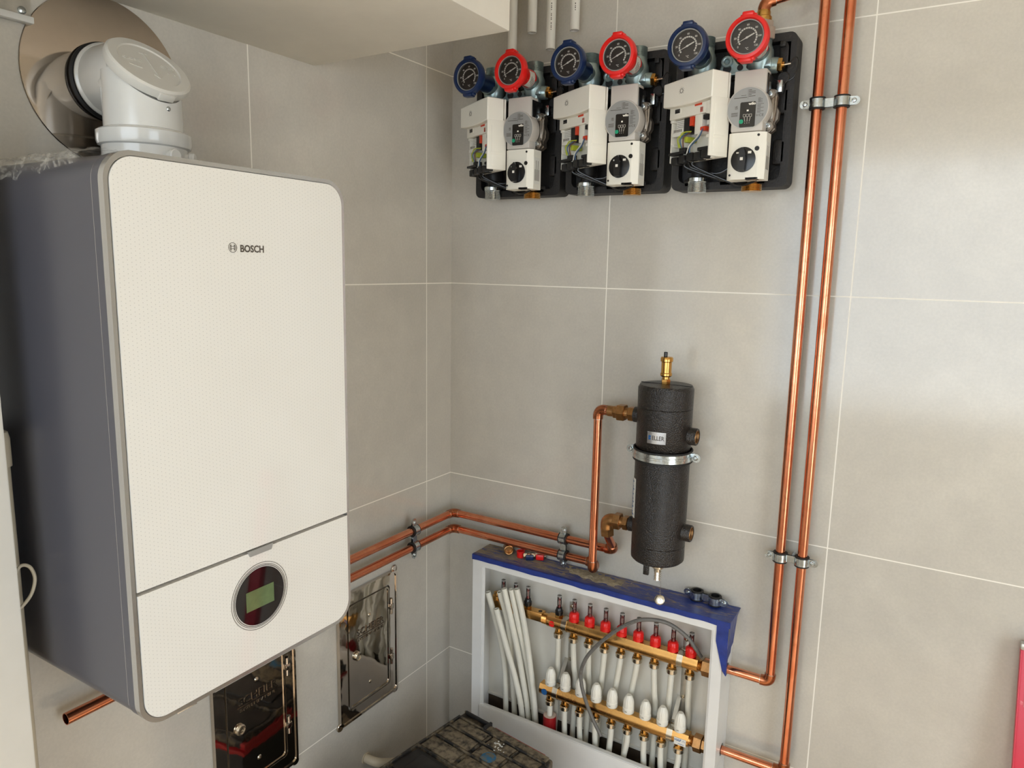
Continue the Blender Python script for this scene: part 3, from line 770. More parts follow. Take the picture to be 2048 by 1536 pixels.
def cylpatch(mb, a0, a1, z0, z1, r, th=0.0006, n=14):
    A = [(r * math.cos(math.radians(a0 + (a1 - a0) * i / n)), r * math.sin(math.radians(a0 + (a1 - a0) * i / n))) for i in range(n + 1)]
    B = [(q[0] * (r + th) / r, q[1] * (r + th) / r) for q in A]
    mb.band(A, B, (sx_, sy_, z0), X, Y, Z, z1 - z0, closed=False); return mb
lab = cylpatch(MB(), -105, -66, 0.2345, 0.264, 0.0683).build('maker_label', M['silver_lab'], sep)
tx = MB(); vs, fs = text_geo('ELLER', 0.02, 0)
def cyltext(mb, s3, amid, zmid, size, r, wdeg, bold=0.02, vert=False):
    vs, fs = text_geo(s3, bold, 0); x0 = min(q[0] for q in vs); x1 = max(q[0] for q in vs); y0 = min(q[1] for q in vs); y1 = max(q[1] for q in vs)
    out = []
    for q in vs:
        a = math.radians(amid + ((q[0] - x0) / (x1 - x0) - 0.5) * wdeg); rr_ = r + (q[2] + 0.5) * 0.0004
        out.append((sx_ + rr_ * math.cos(a), sy_ + rr_ * math.sin(a), zmid + ((q[1] - y0) / (y1 - y0) - 0.5) * size))
    mb.add(out, fs)
cyltext(tx, 'ELLER', -81.5, 0.2492, 0.0105, 0.0690, 25)
tx.build('lettering', M['print'], lab)
kx = MB()
cylpatch(kx, -102, -99.6, 0.2440, 0.2545, 0.0690); cylpatch(kx, -99.6, -97, 0.2440, 0.2485, 0.0690); cylpatch(kx, -99.6, -97, 0.2500, 0.2545, 0.0690)
kx.build('blue_letter', M['ink_b'], lab)
wl = cylpatch(MB(), -172, -136, 0.030, 0.132, 0.0683).build('data_label', M['paper'], sep)
li = MB()
for k in range(14):
    z0 = 0.036 + k * 0.0066; cylpatch(li, -168, -142 - (k * 7 % 5) * 3, z0, z0 + 0.0022 + 0.001 * (k % 3 == 0), 0.0690)
li.build('print', M['ink_b'], wl)
dr = MB(); dz0 = SB
dr.nut((sx_ + 0.003, sy_, dz0), (sx_ + 0.003, sy_, dz0 - 0.012), 0.0125).ring((sx_ + 0.003, sy_, dz0 - 0.014), -Z, 0.004, 0.0155, 0, 0.010, 24, 0.001).cyl((sx_ + 0.003, sy_, dz0 - 0.010), (sx_ + 0.003, sy_, dz0 - 0.034), 0.0095)
for k in range(3): dr.lathe([(0.007, 0), (0.0085, 0.007), (0.0065, 0.0075)], (sx_ + 0.003, sy_, dz0 - 0.034 - 0.008 * k), -Z, 20)
dro = dr.build('drain_valve', M['nickel'], sep)
chp = [(sx_ + 0.012, sy_ - 0.004, dz0 - 0.012), (sx_ + 0.016, sy_ - 0.008, dz0 - 0.03), (sx_ + 0.016, sy_ - 0.008, dz0 - 0.095)]
pth = spline(chp, 10); chm = MB()
for k in range(int(0.084 / 0.0028)):
    q = V((sx_ + 0.0155 + 0.0008 * (-1) ** k, sy_ - 0.008, dz0 - 0.012 - k * 0.0028)); chm.lathe([(0.0, -0.0012), (0.0011, 0), (0.0, 0.0012)], q, Z, 6, cap=False)
chm.build('chain', M['nickel'], dro)
MB().lathe([(0.0115, 0), (0.013, 0.001), (0.013, 0.008), (0.010, 0.0095), (0.004, 0.0095), (0.003, 0.012), (0, 0.012)], (sx_ + 0.0155, sy_ - 0.004, dz0 - 0.108), V((0.1, -0.9, 0.4)), 28).build('drain_cap', M['nickel'], dro)

# ------------------------------------------------------------------ pump units
GX, GZ = 0.8405, 0.843
def pump_group():
    r = thing('pump_unit', 'right-hand pump unit with copper elbow on its red side, beside the copper risers', 'pump unit', (0, 0, 0), 'three heating pump units in a row on the back wall')
    xl, xr, ya = -0.0635, 0.0635, -0.080
    # foam back shell
    b = MB()
    b.prism(rr(0.270, 0.331, 0.016, 5), (0, -0.0005, 0.1655), X, Z, -Y, 0.030)
    b.band(rr(0.270, 0.331, 0.016, 5), rr(0.236, 0.297, 0.016, 5), (0, -0.028, 0.1655), X, Z, -Y, 0.030)
    for z0 in (0.262, 0.05, 0.16):
        b.box((0.098, -0.058, z0), (0.128, -0.036, z0 + 0.055), 0.006)
    b.box((-0.03, -0.05, 0.245), (0.03, -0.028, 0.310), 0.006)
    for x0 in (-0.105, -0.02, 0.045): b.box((x0, -0.058, 0.006), (x0 + 0.045, -0.030, 0.026), 0.004)
    b.cyl((0.112, -0.054, 0.235), (0.112, -0.066, 0.235), 0.013, seg=20, bev=0.002).box((0.1, -0.066, 0.30), (0.112, -0.054, 0.312), 0.002)
    b.build('foam_shell', M['epp'], r, angle=30)
    # castings
    for cx, colr in ((xl, 'blue'), (xr, 'red')):
        v = MB()
        v.lathe([(0.0175, 0.232), (0.0185, 0.245), (0.0255, 0.258), (0.0285, 0.275), (0.0270, 0.292), (0.0225, 0.304), (0.0225, 0.312)], (cx, ya, 0), Z, 32)
        v.cyl((cx, ya + 0.005, 0.285), (cx, ya - 0.034, 0.285), 0.0245, 0.021, 28)
        if colr == 'red':
            v.cyl((cx, ya, 0.262), (cx + 0.040, ya, 0.258), 0.0185, 0.0165, 24, 0.002)
            v.box((cx - 0.004, ya - 0.020, 0.25), (cx + 0.03, ya + 0.01, 0.27), 0.006)
        v.build('valve_body', M['cast'], r, angle=45)
        MB().thread((cx, ya, 0.310), (cx, ya, 0.336), 0.0225).cyl((cx, ya, 0.335), (cx, ya, 0.3365), 0.0195).build('threaded_nipple', M['cast'], r)
        # thermometer handle
        gy = -0.205; gz = 0.290
        h = MB()
        h.lathe([(0.0225, 0), (0.0215, 0.050), (0.0235, 0.066), (0.0400, 0.074), (0.0440, 0.080), (0.0450, 0.092), (0.0425, 0.099), (0.0365, 0.100), (0.0345, 0.096), (0.0345, 0.085), (0.0, 0.085)], (cx, gy + 0.096, gz), -Y, 56, cap=False)
        for sg, wd in ((1, 0.024), (-1, 0.026)):
            for k, (hw, a0, a1) in enumerate(((wd / 2, 0.0405, 0.0500),)):
                h.box((cx - hw, gy - 0.0035, gz + sg * a0), (cx + hw, gy + 0.018, gz + sg * a1), 0.0035)
            h.box((cx - wd / 2 - 0.005, gy + 0.002, gz + sg * 0.039), (cx + wd / 2 + 0.005, gy + 0.016, gz + sg * 0.046), 0.003)
        ho = h.build('thermometer_handle', M['blue_pl' if colr == 'blue' else 'red_pl'], r, angle=40)
        ho['label'] = colr + ' thermometer handle with dark round dial'
        fy = gy + 0.0065
        MB().lathe([(0.0340, 0), (0.0, 0.0004)], (cx, fy + 0.001, gz), -Y, 48, cap=False).build('dial', M['dial'], ho)
        MB().ring((cx, fy + 0.002, gz), -Y, 0.0325, 0.0344, 0, 0.0075, 48).build('bezel', M['grey_pl'], ho)
        MB().lathe([(0.0328, 0), (0.0325, 0.0012), (0.0, 0.0018)], (cx, fy - 0.003, gz), -Y, 48, cap=False).build('lens', M['glass'], ho)
        mk = MB(); o_ = (cx, fy - 0.0001, gz)
        n = 18
        for k in range(n):
            a0 = math.radians(222 - 264 * k / n - 1.5); a1 = math.radians(222 - 264 * (k + 1) / n + 1.5)
            mk.band([(0.0204 * math.cos(a0 + (a1 - a0) * j / 3), 0.0204 * math.sin(a0 + (a1 - a0) * j / 3)) for j in range(4)], [(0.0172 * math.cos(a0 + (a1 - a0) * j / 3), 0.0172 * math.sin(a0 + (a1 - a0) * j / 3)) for j in range(4)], o_, X, Z, -Y, 0.0003, closed=False)
        for k in range(7):
            a = math.radians(222 - 264 * k / 6)
            mk.text(str(k * 20), (cx + 0.0252 * math.cos(a), fy, gz + 0.0252 * math.sin(a)), X, Z, -Y, 0.0038, 0.0003, bold=0.02)
        mk.text('\u00b0C', (cx, fy, gz - 0.0215), X, Z, -Y, 0.0045, 0.0003, bold=0.02)
        mk.build('scale_print', M['ink_w'], ho)
        pa = math.radians(24); ux_, uz_ = V((math.cos(pa), 0, math.sin(pa))), V((-math.sin(pa), 0, math.cos(pa)))
        MB().prism([(-0.0255, 0.0), (-0.004, 0.0009), (-0.001, 0.0022), (0.002, 0.0014), (0.0155, 0.0013), (0.0160, 0), (0.0155, -0.0013), (0.002, -0.0014), (-0.001, -0.0022), (-0.004, -0.0009)], (cx, fy - 0.0012, gz), ux_, uz_, -Y, 0.0006).build('pointer', M['ink_w'], ho)
        if colr == 'red':
            lb = MB(); A = []; B = []
            for k in range(13):
                a = math.radians(-80 + 110 * k / 12); A.append((0.0226 * math.cos(a), 0.0226 * math.sin(a))); B.append((0.0230 * math.cos(a), 0.0230 * math.sin(a)))
            lb.band(A, B, (cx, ya - 0.036, gz), X, Z, -Y, 0.026, closed=False)
            lo2 = lb.build('handle_label', M['paper'], ho)
            lt = MB()
            for j in range(3):
                A = []; B = []
                for k in range(8):
                    a = math.radians(-60 + 40 * k / 7 + j * 8); A.append((0.0231 * math.cos(a), 0.0231 * math.sin(a))); B.append((0.0233 * math.cos(a), 0.0233 * math.sin(a)))
                lt.band(A, B, (cx, ya - 0.040 - j * 0.006, gz), X, Z, -Y, 0.0018, closed=False)
            lt.build('label_print', M['print'], lo2)
    yk = MB()
    yk.box((xl, ya - 0.008, 0.2465), (xr, ya + 0.010, 0.252), 0.001)
    yk.prism([(xl + 0.018, 0.248), (xr - 0.015, 0.248), (xr - 0.022, 0.262), (0.032, 0.272), (0.018, 0.268), (0.0, 0.289), (-0.016, 0.289), (-0.026, 0.262), (-0.038, 0.255)], (0, ya - 0.004, 0), X, Z, Y, 0.008)
    yk.ring((-0.008, ya - 0.006, 0.276), -Y, 0.005, 0.0125, -0.004, 0.006, 24, 0.001)
    yo = yk.build('yoke', M['cast'], r)
    hl = MB()
    for x0, rad in ((-0.008, 0.0105), (0.021, 0.0075), (0.040, 0.006)):
        hl.cyl((x0, ya - 0.0042, 0.2615), (x0, ya - 0.0052, 0.2615), rad * 0.9, seg=20)
    hl.build('openings', M['rubber'], yo)
    pl = MB(); pl.nut((xr + 0.038, ya, 0.258), (xr + 0.049, ya, 0.2575), 0.0150)
    pl.cyl((xr + 0.049, ya, 0.2575), (xr + 0.053, ya, 0.2575), 0.007)
    po = pl.build('sensor_plug', M['brass'], r)
    MB().cyl((xr + 0.053, ya, 0.2575), (xr + 0.066, ya, 0.2585), 0.0022, seg=12).build('probe', M['nickel'], po)
    MB().tube(spline([(xr + 0.064, ya, 0.2585), (xr + 0.074, ya + 0.004, 0.272), (xr + 0.080, ya + 0.010, 0.262), (xr + 0.070, ya + 0.020, 0.235), (xr + 0.048, ya + 0.018, 0.226), (xr + 0.030, ya + 0.015, 0.232)], 8), 0.0013, 8).build('sensor_cable', M['blackpl'], po)
    # return pipe, nipples
    MB().cyl((xl, ya + 0.006, 0.02), (xl, ya + 0.006, 0.24), 0.0165, seg=24).lathe([(0.026, 0.04), (0.026, 0.085), (0.018, 0.09)], (xl, ya + 0.006, 0), Z, 28).build('return_pipe', M['blackmt'], r)
    MB().cyl((xl, ya, 0.026), (xl, ya, 0.014), 0.023, seg=28, bev=0.002).thread((xl, ya, 0.014), (xl, ya, -0.008), 0.0215).build('steel_nipple', M['zinc'], r)
    bn = MB(); bn.cyl((xr, ya, 0.035), (xr, ya, 0.008), 0.0125, seg=24).lathe([(0.0125, 0), (0.0135, 0.003), (0.0215, 0.008)], (xr, ya, 0.012), -Z, 28).thread((xr, ya, 0.006), (xr, ya, -0.010), 0.0225)
    bn.build('brass_nipple', M['brass'], r)
    # pump
    pz, py = 0.157, -0.160
    p = MB(); p.lathe([(0.034, 0), (0.040, 0.01), (0.042, 0.045), (0.036, 0.055)], (xr, -0.062, pz), -Y, 40)
    p.box((xr - 0.034, -0.118, pz - 0.034), (xr + 0.034, -0.100, pz + 0.034), 0.010)
    for sx in (-1, 1):
        for sz in (-1, 1):
            p.cyl((xr + sx * 0.036, -0.104, pz + sz * 0.033), (xr + sx * 0.036, -0.122, pz + sz * 0.033), 0.0105, seg=20, bev=0.001)
    for sx in (-1, 1):
        p.box((xr + sx * 0.030, -0.118, pz - 0.030), (xr + sx * 0.046, -0.108, pz + 0.030), 0.004)
    p.prism([(-0.020, 0.046), (0.030, 0.048), (0.044, 0.044), (0.049, 0.030), (0.047, 0.012), (0.054, -0.002), (0.053, -0.018), (0.047, -0.026), (0.048, -0.040), (0.038, -0.047), (0.012, -0.050), (-0.030, -0.050), (-0.046, -0.040), (-0.047, 0.02), (-0.044, 0.040)], (xr, -0.092, pz), X, Z, -Y, 0.016)
    p.prism([(0.022, -0.046), (0.040, -0.046), (0.048, -0.036), (0.044, -0.018), (0.030, -0.020)], (xr, -0.108, pz), X, Z, -Y, 0.012)
    p.tube([(xr + 0.046, -0.110, pz + 0.028), (xr + 0.0465, -0.112, pz), (xr + 0.043, -0.114, pz - 0.024)], 0.004, 8)
    p.cyl((xr, ya, pz - 0.07), (xr, ya, pz + 0.085), 0.0165, seg=24)
    po = p.build('pump_housing', M['alu'], r)
    for sx in (-1, 1):
        for sz in (-1, 1):
            MB().lathe([(0.0062, 0), (0.0062, 0.005), (0.005, 0.006), (0.0032, 0.006), (0.0030, 0.003), (0, 0.003)], (xr + sx * 0.036, -0.122, pz + sz * 0.033), -Y, 18, cap=False).build('bolt', M['zinc'], po)
    hd = MB()
    hd.lathe([(0.0425, 0), (0.0445, 0.006), (0.0455, 0.034), (0.0445, 0.038), (0.0, 0.038)], (xr, -0.122, pz), -Y, 56, cap=False)
    hd.box((xr - 0.034, -0.1590, pz - 0.0485), (xr + 0.034, -0.125, pz - 0.020), 0.003).box((xr - 0.033, -0.157, pz), (xr + 0.035, -0.118, 0.236), 0.003)
    hdo = hd.build('motor_head', M['grey_cov'], r)
    MB().box((xr + 0.034, -0.150, pz + 0.03), (xr + 0.037, -0.10, 0.228), 0.001).build('head_side', M['blackpl'], hdo)
    MB().box((xr + 0.044, -0.10, 0.197), (xr + 0.055, -0.075, 0.222), 0.001).build('cable_clip', M['zinc'], po)
    fp = [q for q in circ(0.0425, 56)]; fp = [(a, max(b_, -0.040)) for a, b_ in fp]
    MB().prism(fp, (xr, py - 0.0002, pz), X, Z, -Y, 0.0006).build('name_plate', M['plate'], hdo)
    dp = MB().prism(rr(0.033, 0.052, 0.003, 4), (xr + 0.001, py - 0.0008, pz - 0.0135), X, Z, -Y, 0.0007).build('control_window', M['blackglass'], hdo)
    tw = MB(); yy = py - 0.0016
    tw.text('wilo', (xr + 0.0095, yy, pz + 0.0085), X, Z, -Y, 0.0052, 0.0003, sx=1.15, bold=0.045)
    for k in range(3):
        x0 = xr - 0.0055 + k * 0.0065
        tw.band(rr(0.0052, 0.0056, 0.0003, 1), rr(0.0044, 0.0048, 0.0003, 1), (x0, yy, pz - 0.0155), X, Z, -Y, 0.0003)
        tw.prism([(x0 - 0.0003 - 0 * x0, 0), (x0 + 0.0003, 0), (x0 + 0.0003 + (1 - k) * 0.002, -0.009), (x0 - 0.0003 + (1 - k) * 0.002, -0.009)], (0, yy, pz - 0.019), X, Z, -Y, 0.0003)
        tw.box((x0 + (1 - k) * 0.002 - 0.0005, yy, pz - 0.0315), (x0 + (1 - k) * 0.002 + 0.0005, yy - 0.0003, pz - 0.0305))
    tw.box((xr - 0.001, yy, pz - 0.007), (xr + 0.003, yy - 0.0003, pz - 0.0035))
    tw.build('window_print', M['ink_w'], dp)
    MB().prism(circ(0.0046, 24), (xr - 0.0115, yy, pz - 0.0275), X, Z, -Y, 0.0006).build('green_button', M['green'], dp)
    np_ = MB(); yy = py - 0.0009
    for k in range(5): np_.box((xr + 0.001, yy, pz + 0.036 - k * 0.0032), (xr + 0.007 + 0.008 * (k % 3 > 0), yy - 0.0002, pz + 0.0372 - k * 0.0032))
    np_.box((xr - 0.0005, yy, pz + 0.018), (xr - 0.0001, yy - 0.0002, pz + 0.038)); np_.box((xr - 0.030, yy, pz + 0.0215), (xr - 0.002, yy - 0.0002, pz + 0.0227))
    for k in range(6): np_.box((xr + 0.0215, yy, pz + 0.018 - k * 0.0017), (xr + 0.027 + 0.004 * (k % 2), yy - 0.0002, pz + 0.0187 - k * 0.0017))
    np_.box((xr - 0.015, yy, pz + 0.026), (xr - 0.004, yy - 0.0002, pz + 0.0268))
    for k in range(8): np_.box((xr + 0.0205, yy, pz + 0.006 - k * 0.0025), (xr + 0.028 + 0.006 * (k % 3 == 0), yy - 0.0002, pz + 0.0068 - k * 0.0025))
    for k in range(4): np_.box((xr - 0.034, yy, pz - 0.009 - k * 0.0023), (xr - 0.020, yy - 0.0002, pz - 0.0080 - k * 0.0023))
    np_.text('CE', (xr + 0.030, yy, pz - 0.0165), X, Z, -Y, 0.0052, 0.0002, sx=1.2); np_.text('UK', (xr - 0.0235, yy, pz + 0.0040), X, Z, -Y, 0.0030, 0.0002, bold=0.03); np_.text('CA', (xr - 0.0235, yy, pz + 0.0005), X, Z, -Y, 0.0030, 0.0002, bold=0.03)
    np_.text('EAC', (xr + 0.0215, yy, pz - 0.0165), X, Z, -Y, 0.0040, 0.0002, sx=0.5)
    np_.build('plate_print', M['print'], hdo)
    # mixer actuator
    a0, a1, az0, az1 = 0.026, 0.1015, 0.0085, 0.107
    ac = MB()
    ac.prism([(a0 + 0.006, 0.002), (a0 + 0.012, 0), (a1 - 0.010, 0), (a1 + 0.004, 0.012), (a1 + 0.004, 0.05), (a0, 0.05), (a0, 0.008)], (0, -0.160, az0), X, Y, Z, az1 - az0)
    ac2 = MB(); bm = bmesh.new()
    ac.build('actuator', M['white_pl'], r)
    act = r.children[-1]
    md = act.modifiers.new('b', 'BEVEL'); md.width = 0.0035; md.segments = 3; md.limit_method = 'ANGLE'; md.angle_limit = math.radians(50)
    kc = (0.0615, -0.1605, 0.050)
    kn = MB().lathe([(0.0265, 0), (0.0265, 0.001), (0.0245, 0.0016), (0, 0.0016)], kc, -Y, 40, cap=False)
    kn.prism([(-0.007, -0.024), (0.007, -0.024), (0.0085, 0.0), (0.0055, 0.018), (0.0, 0.0245), (-0.0055, 0.018), (-0.0085, 0.0)], (kc[0], kc[1] - 0.001, kc[2]), X, Z, -Y, 0.014)
    ko = kn.build('knob', M['blackpl'], act)
    MB().box((kc[0] - 0.003, kc[1] - 0.0158, kc[2] - 0.003), (kc[0] + 0.003, kc[1] - 0.0148, kc[2] + 0.003)).box((kc[0] - 0.015, kc[1] - 0.0028, kc[2] + 0.013), (kc[0] - 0.009, kc[1] - 0.0016, kc[2] + 0.016)).box((kc[0] + 0.010, kc[1] - 0.0028, kc[2] + 0.012), (kc[0] + 0.017, kc[1] - 0.0016, kc[2] + 0.017)).build('knob_marks', M['ink_w'], ko)
    MB().cyl((0.0895, -0.1601, 0.072), (0.0895, -0.1612, 0.072), 0.0050, seg=20).cyl((0.034, -0.1601, 0.018), (0.034, -0.1610, 0.018), 0.0024, seg=14).cyl((0.091, -0.1601, 0.100), (0.091, -0.1610, 0.100), 0.0028, seg=14).box((0.068, -0.16, 0.0075), (0.094, -0.145, 0.012)).build('screw_holes', M['blackpl'], act)
    al = MB().box((a1 + 0.0041, -0.146, 0.022), (a1 + 0.0044, -0.116, 0.088)).build('side_label', M['paper'], act)
    lt = MB()
    for k in range(5): lt.box((a1 + 0.0045, -0.142 + 0.005 * k, 0.030), (a1 + 0.0047, -0.1402 + 0.005 * k, 0.058 + 0.022 * (k % 2)))
    lt.build('side_print', M['print'], al)
    # controller, turned towards the left
    O = V((0.836 - GX, -0.200, 0.0)); e1 = V((0.883, -0.469, 0)); nn_ = V((-0.469, -0.883, 0)).normalized()
    mt = Matrix.Translation(O - e1 * 0.150 - nn_ * 0.056) @ Matrix(((e1.x, -nn_.x, 0, 0), (e1.y, -nn_.y, 0, 0), (0, 0, 1, 0), (0, 0, 0, 1)))
    # local: x 0..0.15 along the face, y 0 (back) .. -0.056 (front)
    def B_(mb, x0, x1, d0, d1, z0, z1, bv=0.0): return mb.box((x0, -d0, z0), (x1, -d1, z1), bv, mtx=mt)
    cb = MB()
    B_(cb, 0, 0.150, 0, 0.006, 0.058, 0.236, 0.002)
    B_(cb, 0, 0.004, 0, 0.030, 0.058, 0.18, 0.001); B_(cb, 0.004, 0.147, 0, 0.040, 0.154, 0.182, 0.001)
    B_(cb, 0.0, 0.147, 0, 0.024, 0.058, 0.068, 0.002); B_(cb, 0.0, 0.010, 0.0, 0.034, 0.148, 0.176, 0.002); B_(cb, 0.0, 0.012, 0, 0.030, 0.094, 0.100, 0.001)
    B_(cb, 0.080, 0.104, 0, 0.034, 0.112, 0.158, 0.003); B_(cb, 0.126, 0.136, 0.03, 0.046, 0.150, 0.176, 0.001); B_(cb, 0.134, 0.141, 0.03, 0.050, 0.148, 0.168, 0.001); B_(cb, 0.045, 0.05, 0.0, 0.03, 0.07, 0.11, 0.001)
    cbo = cb.build('controller_base', M['white_pl'], r)
    cv = MB()
    # upper cover with slightly bowed lower edge
    n = 12; top = []; bot = []
    for k in range(n + 1):
        x = -0.002 + 0.154 * k / n; top.append((x, 0.236 - 0.004 * (1 - k / n) ** 2)); bot.append((x, 0.180 - 0.004 * math.sin(PI * k / n)))
    cv.band(top, bot, mt @ V((0, -0.008, 0)), e1, Z, nn_, 0.049, closed=False)
    cvo = cv.build('controller_cover', M['white_pl'], r)
    md = cvo.modifiers.new('b', 'BEVEL'); md.width = 0.0025; md.segments = 2; md.limit_method = 'ANGLE'; md.angle_limit = math.radians(50)
    sc_ = MB(); B_(sc_, 0.1475, 0.152, 0.0, 0.056, 0.058, 0.183, 0.0015); B_(sc_, 0.1515, 0.1530, 0.008, 0.044, 0.066, 0.168, 0.0005); B_(sc_, 0.1515, 0.1535, 0.014, 0.046, 0.096, 0.103, 0.0005)
    B_(sc_, 0.138, 0.149, 0.044, 0.054, 0.096, 0.104, 0.002)
    sc_.build('side_cover', M['white_pl'], r)
    sun = MB(); P0 = mt @ V((0.058, -0.0572, 0.208))
    sun.band(circ(0.0052, 24), circ(0.0040, 24), P0, e1, Z, nn_, 0.0003)
    for k in range(9):
        a = math.radians(-40 + 260 * k / 8 + 0); bar(sun, (0.0068 * math.cos(a), 0.0068 * math.sin(a)), (0.0082 * math.cos(a), 0.0082 * math.sin(a)), 0.0008, P0, e1, Z, nn_, 0.0003)
    sun.build('sun_mark', M['print'], cvo)
    B_(MB(), 0.020, 0.042, 0.040, 0.0412, 0.163, 0.176).build('display_frame', M['white_pl'], cbo)
    B_(MB(), 0.0235, 0.039, 0.0412, 0.0420, 0.1655, 0.1745).build('small_display', M['blackglass'], cbo)
    B_(MB(), 0.085, 0.107, 0.040, 0.0406, 0.1725, 0.1775).build('warning_label', M['orange'], cbo)
    tt = MB(); B_(tt, 0.016, 0.043, 0.006, 0.028, 0.133, 0.152); B_(tt, 0.012, 0.044, 0.006, 0.034, 0.122, 0.133, 0.001); B_(tt, 0.016, 0.044, 0.006, 0.040, 0.114, 0.122, 0.001); B_(MB(), 0.120, 0.141, 0.006, 0.036, 0.128, 0.138, 0.001).build('white_connector', M['paper'], cbo)
    to_ = tt.build('white_terminals', M['paper'], cbo)
    tl = MB()
    for k in range(6): B_(tl, 0.0150 + k * 0.0046, 0.0172 + k * 0.0046, 0.034, 0.0343, 0.125, 0.131); 
    for k in range(4): B_(tl, 0.018, 0.041, 0.028, 0.0283, 0.136 + k * 0.004, 0.1368 + k * 0.004)
    tl.build('terminal_slots', M['print'], to_)
    tt = MB(); B_(tt, 0.044, 0.063, 0.006, 0.032, 0.120, 0.154, 0.001); B_(tt, 0.106, 0.126, 0.006, 0.034, 0.142, 0.152, 0.001); B_(tt, 0.098, 0.106, 0.02, 0.030, 0.156, 0.168, 0.001); tt.build('black_terminals', M['blackmt'], cbo)
    tt = MB(); B_(tt, 0.063, 0.075, 0.006, 0.033, 0.134, 0.154, 0.001); B_(tt, 0.100, 0.113, 0.006, 0.040, 0.155, 0.170, 0.002); B_(tt, 0.100, 0.116, 0.006, 0.036, 0.118, 0.127, 0.002); tt.build('orange_connectors', M['orange'], cbo)
    gm = MB()
    for k, (x0, zz) in enumerate(((0.010, 0.058), (0.035, 0.060), (0.060, 0.063), (0.084, 0.062), (0.106, 0.064))): B_(gm, x0, x0 + 0.020, 0.012, 0.036, zz - 0.006, zz + 0.012, 0.003)
    B_(gm, 0.004, 0.055, 0.02, 0.040, 0.074, 0.080, 0.001); B_(gm, 0.038, 0.058, 0.02, 0.038, 0.078, 0.088, 0.002); B_(gm, 0.090, 0.126, 0.012, 0.032, 0.076, 0.084, 0.002)
    gm.build('cable_grommets', M['blackmt'], cbo)
    for nm, pts_, mt_ in (('yellow_green_wire', [(0.048, -0.03, 0.12), (0.038, -0.042, 0.110), (0.040, -0.040, 0.088)], 'wy'), ('yellow_green_wire', [(0.068, -0.03, 0.122), (0.052, -0.044, 0.118), (0.042, -0.040, 0.096), (0.044, -0.034, 0.084)], 'wy'), ('brown_wire', [(0.066, -0.03, 0.120), (0.056, -0.042, 0.108), (0.048, -0.034, 0.084)], 'wbr'), ('blue_wire', [(0.058, -0.03, 0.122), (0.048, -0.044, 0.106), (0.046, -0.034, 0.082)], 'wb'), ('blue_wire', [(0.110, -0.036, 0.122), (0.098, -0.036, 0.104), (0.074, -0.036, 0.088), (0.070, -0.034, 0.074)], 'wb'), ('white_wire', [(0.105, -0.034, 0.122), (0.090, -0.036, 0.104), (0.070, -0.036, 0.090), (0.060, -0.034, 0.072)], 'paper')):
        MB().tube([mt @ V(q) for q in spline(pts_, 6)], 0.0014, 8).build(nm, M[mt_], cbo)
    B_(MB(), 0.056, 0.066, 0.012, 0.040, 0.098, 0.110, 0.001).build('yellow_tag', M['wy'], cbo)
    for a, b_, dz in ((0.045, 0.050, 0.030), (0.070, 0.080, 0.022)):
        s0 = mt @ V((a, -0.024, 0.056)); MB().tube(spline([s0, s0 + V((0.006, 0.004, -0.012)), (0.0 + (a - 0.05), -0.105, dz - 0.012), (0.05, -0.112, dz - 0.020), (0.078, -0.118, dz - 0.014), (0.086, -0.130, 0.012)], 8), 0.0028, 10).build('cable', M['blackpl'], r)
    s0 = mt @ V((0.058, -0.024, 0.056)); MB().tube(spline([s0, s0 + V((0.010, 0.0, -0.014)), (-0.01, -0.11, 0.030), (0.022, -0.105, 0.048), (0.03, -0.10, 0.075)], 8), 0.0026, 10).build('cable', M['blackpl'], r)
    return r
g3 = pump_group()
g2 = copy_tree(g3); g2.location = (GX - 0.291, 0, GZ + 0.001); g2['label'] = 'middle one of the three pump units, between the other two'
g1 = copy_tree(g3); g1.location = (GX - 0.578, 0, GZ + 0.001); g1['label'] = 'left-hand pump unit nearest the room corner'
g3.location = (GX, 0, GZ)
nu = MB(); nx, ny = GX + 0.0635, -0.080
nu.nut((nx, ny, GZ + 0.314), (nx, ny, GZ + 0.340), 0.0275).nut((nx, ny, GZ + 0.339), (nx, ny, GZ + 0.353), 0.0225)
t = nu
# the steel union belongs to the right-hand unit
no = nu.build('steel_union', M['galv'])
for q in no.data.vertices: q.co -= V((GX, 0, GZ))
no.parent = g3

# ------------------------------------------------------------------ manifold cabinet
CX0, CX1, CY, CT = 0.158, 0.917, -0.090, -0.208
cab = thing('manifold_cabinet', 'open white steel manifold cabinet standing against the back wall', 'cabinet', ((CX0 + CX1) / 2, 0, FZ))
bx = MB()
bx.box((CX0, 0 - 0.0005, CT - 0.002), (CX1, CY, CT)).box((CX0, -0.0005, FZ), (CX0 + 0.002, CY, CT - 0.002))
# right side with two pipe holes (built from strips)
for z0, z1 in ((FZ, -0.622), (-0.560, -0.392), (-0.332, CT - 0.002)): bx.box((CX1 - 0.002, -0.0005, z0), (CX1, CY, z1))
for zc_ in (-0.591, -0.362):
    sq = []
    cr = []
    angs = sorted([2 * PI * k / 40 for k in range(40)] + [math.atan2(q, p) % (2 * PI) for p, q in ((0.039, 0.0305), (-0.0505, 0.0305), (-0.0505, -0.0305), (0.039, -0.0305))])
    for a in angs:
        c_, s4 = math.cos(a), math.sin(a)
        kx = min((0.0505 if c_ < 0 else 0.039) / max(abs(c_), 1e-6), 0.0305 / max(abs(s4), 1e-6)); sq.append((kx * c_, kx * s4)); cr.append((0.0165 * c_, 0.0165 * s4))
    bx.band(sq, cr, (CX1 - 0.002, -0.0395, zc_), Y, Z, X, 0.002)
bx.build('case', M['cab'], cab, flat=True)
fr = MB()
fz0, fz1 = FZ + 0.02, CT
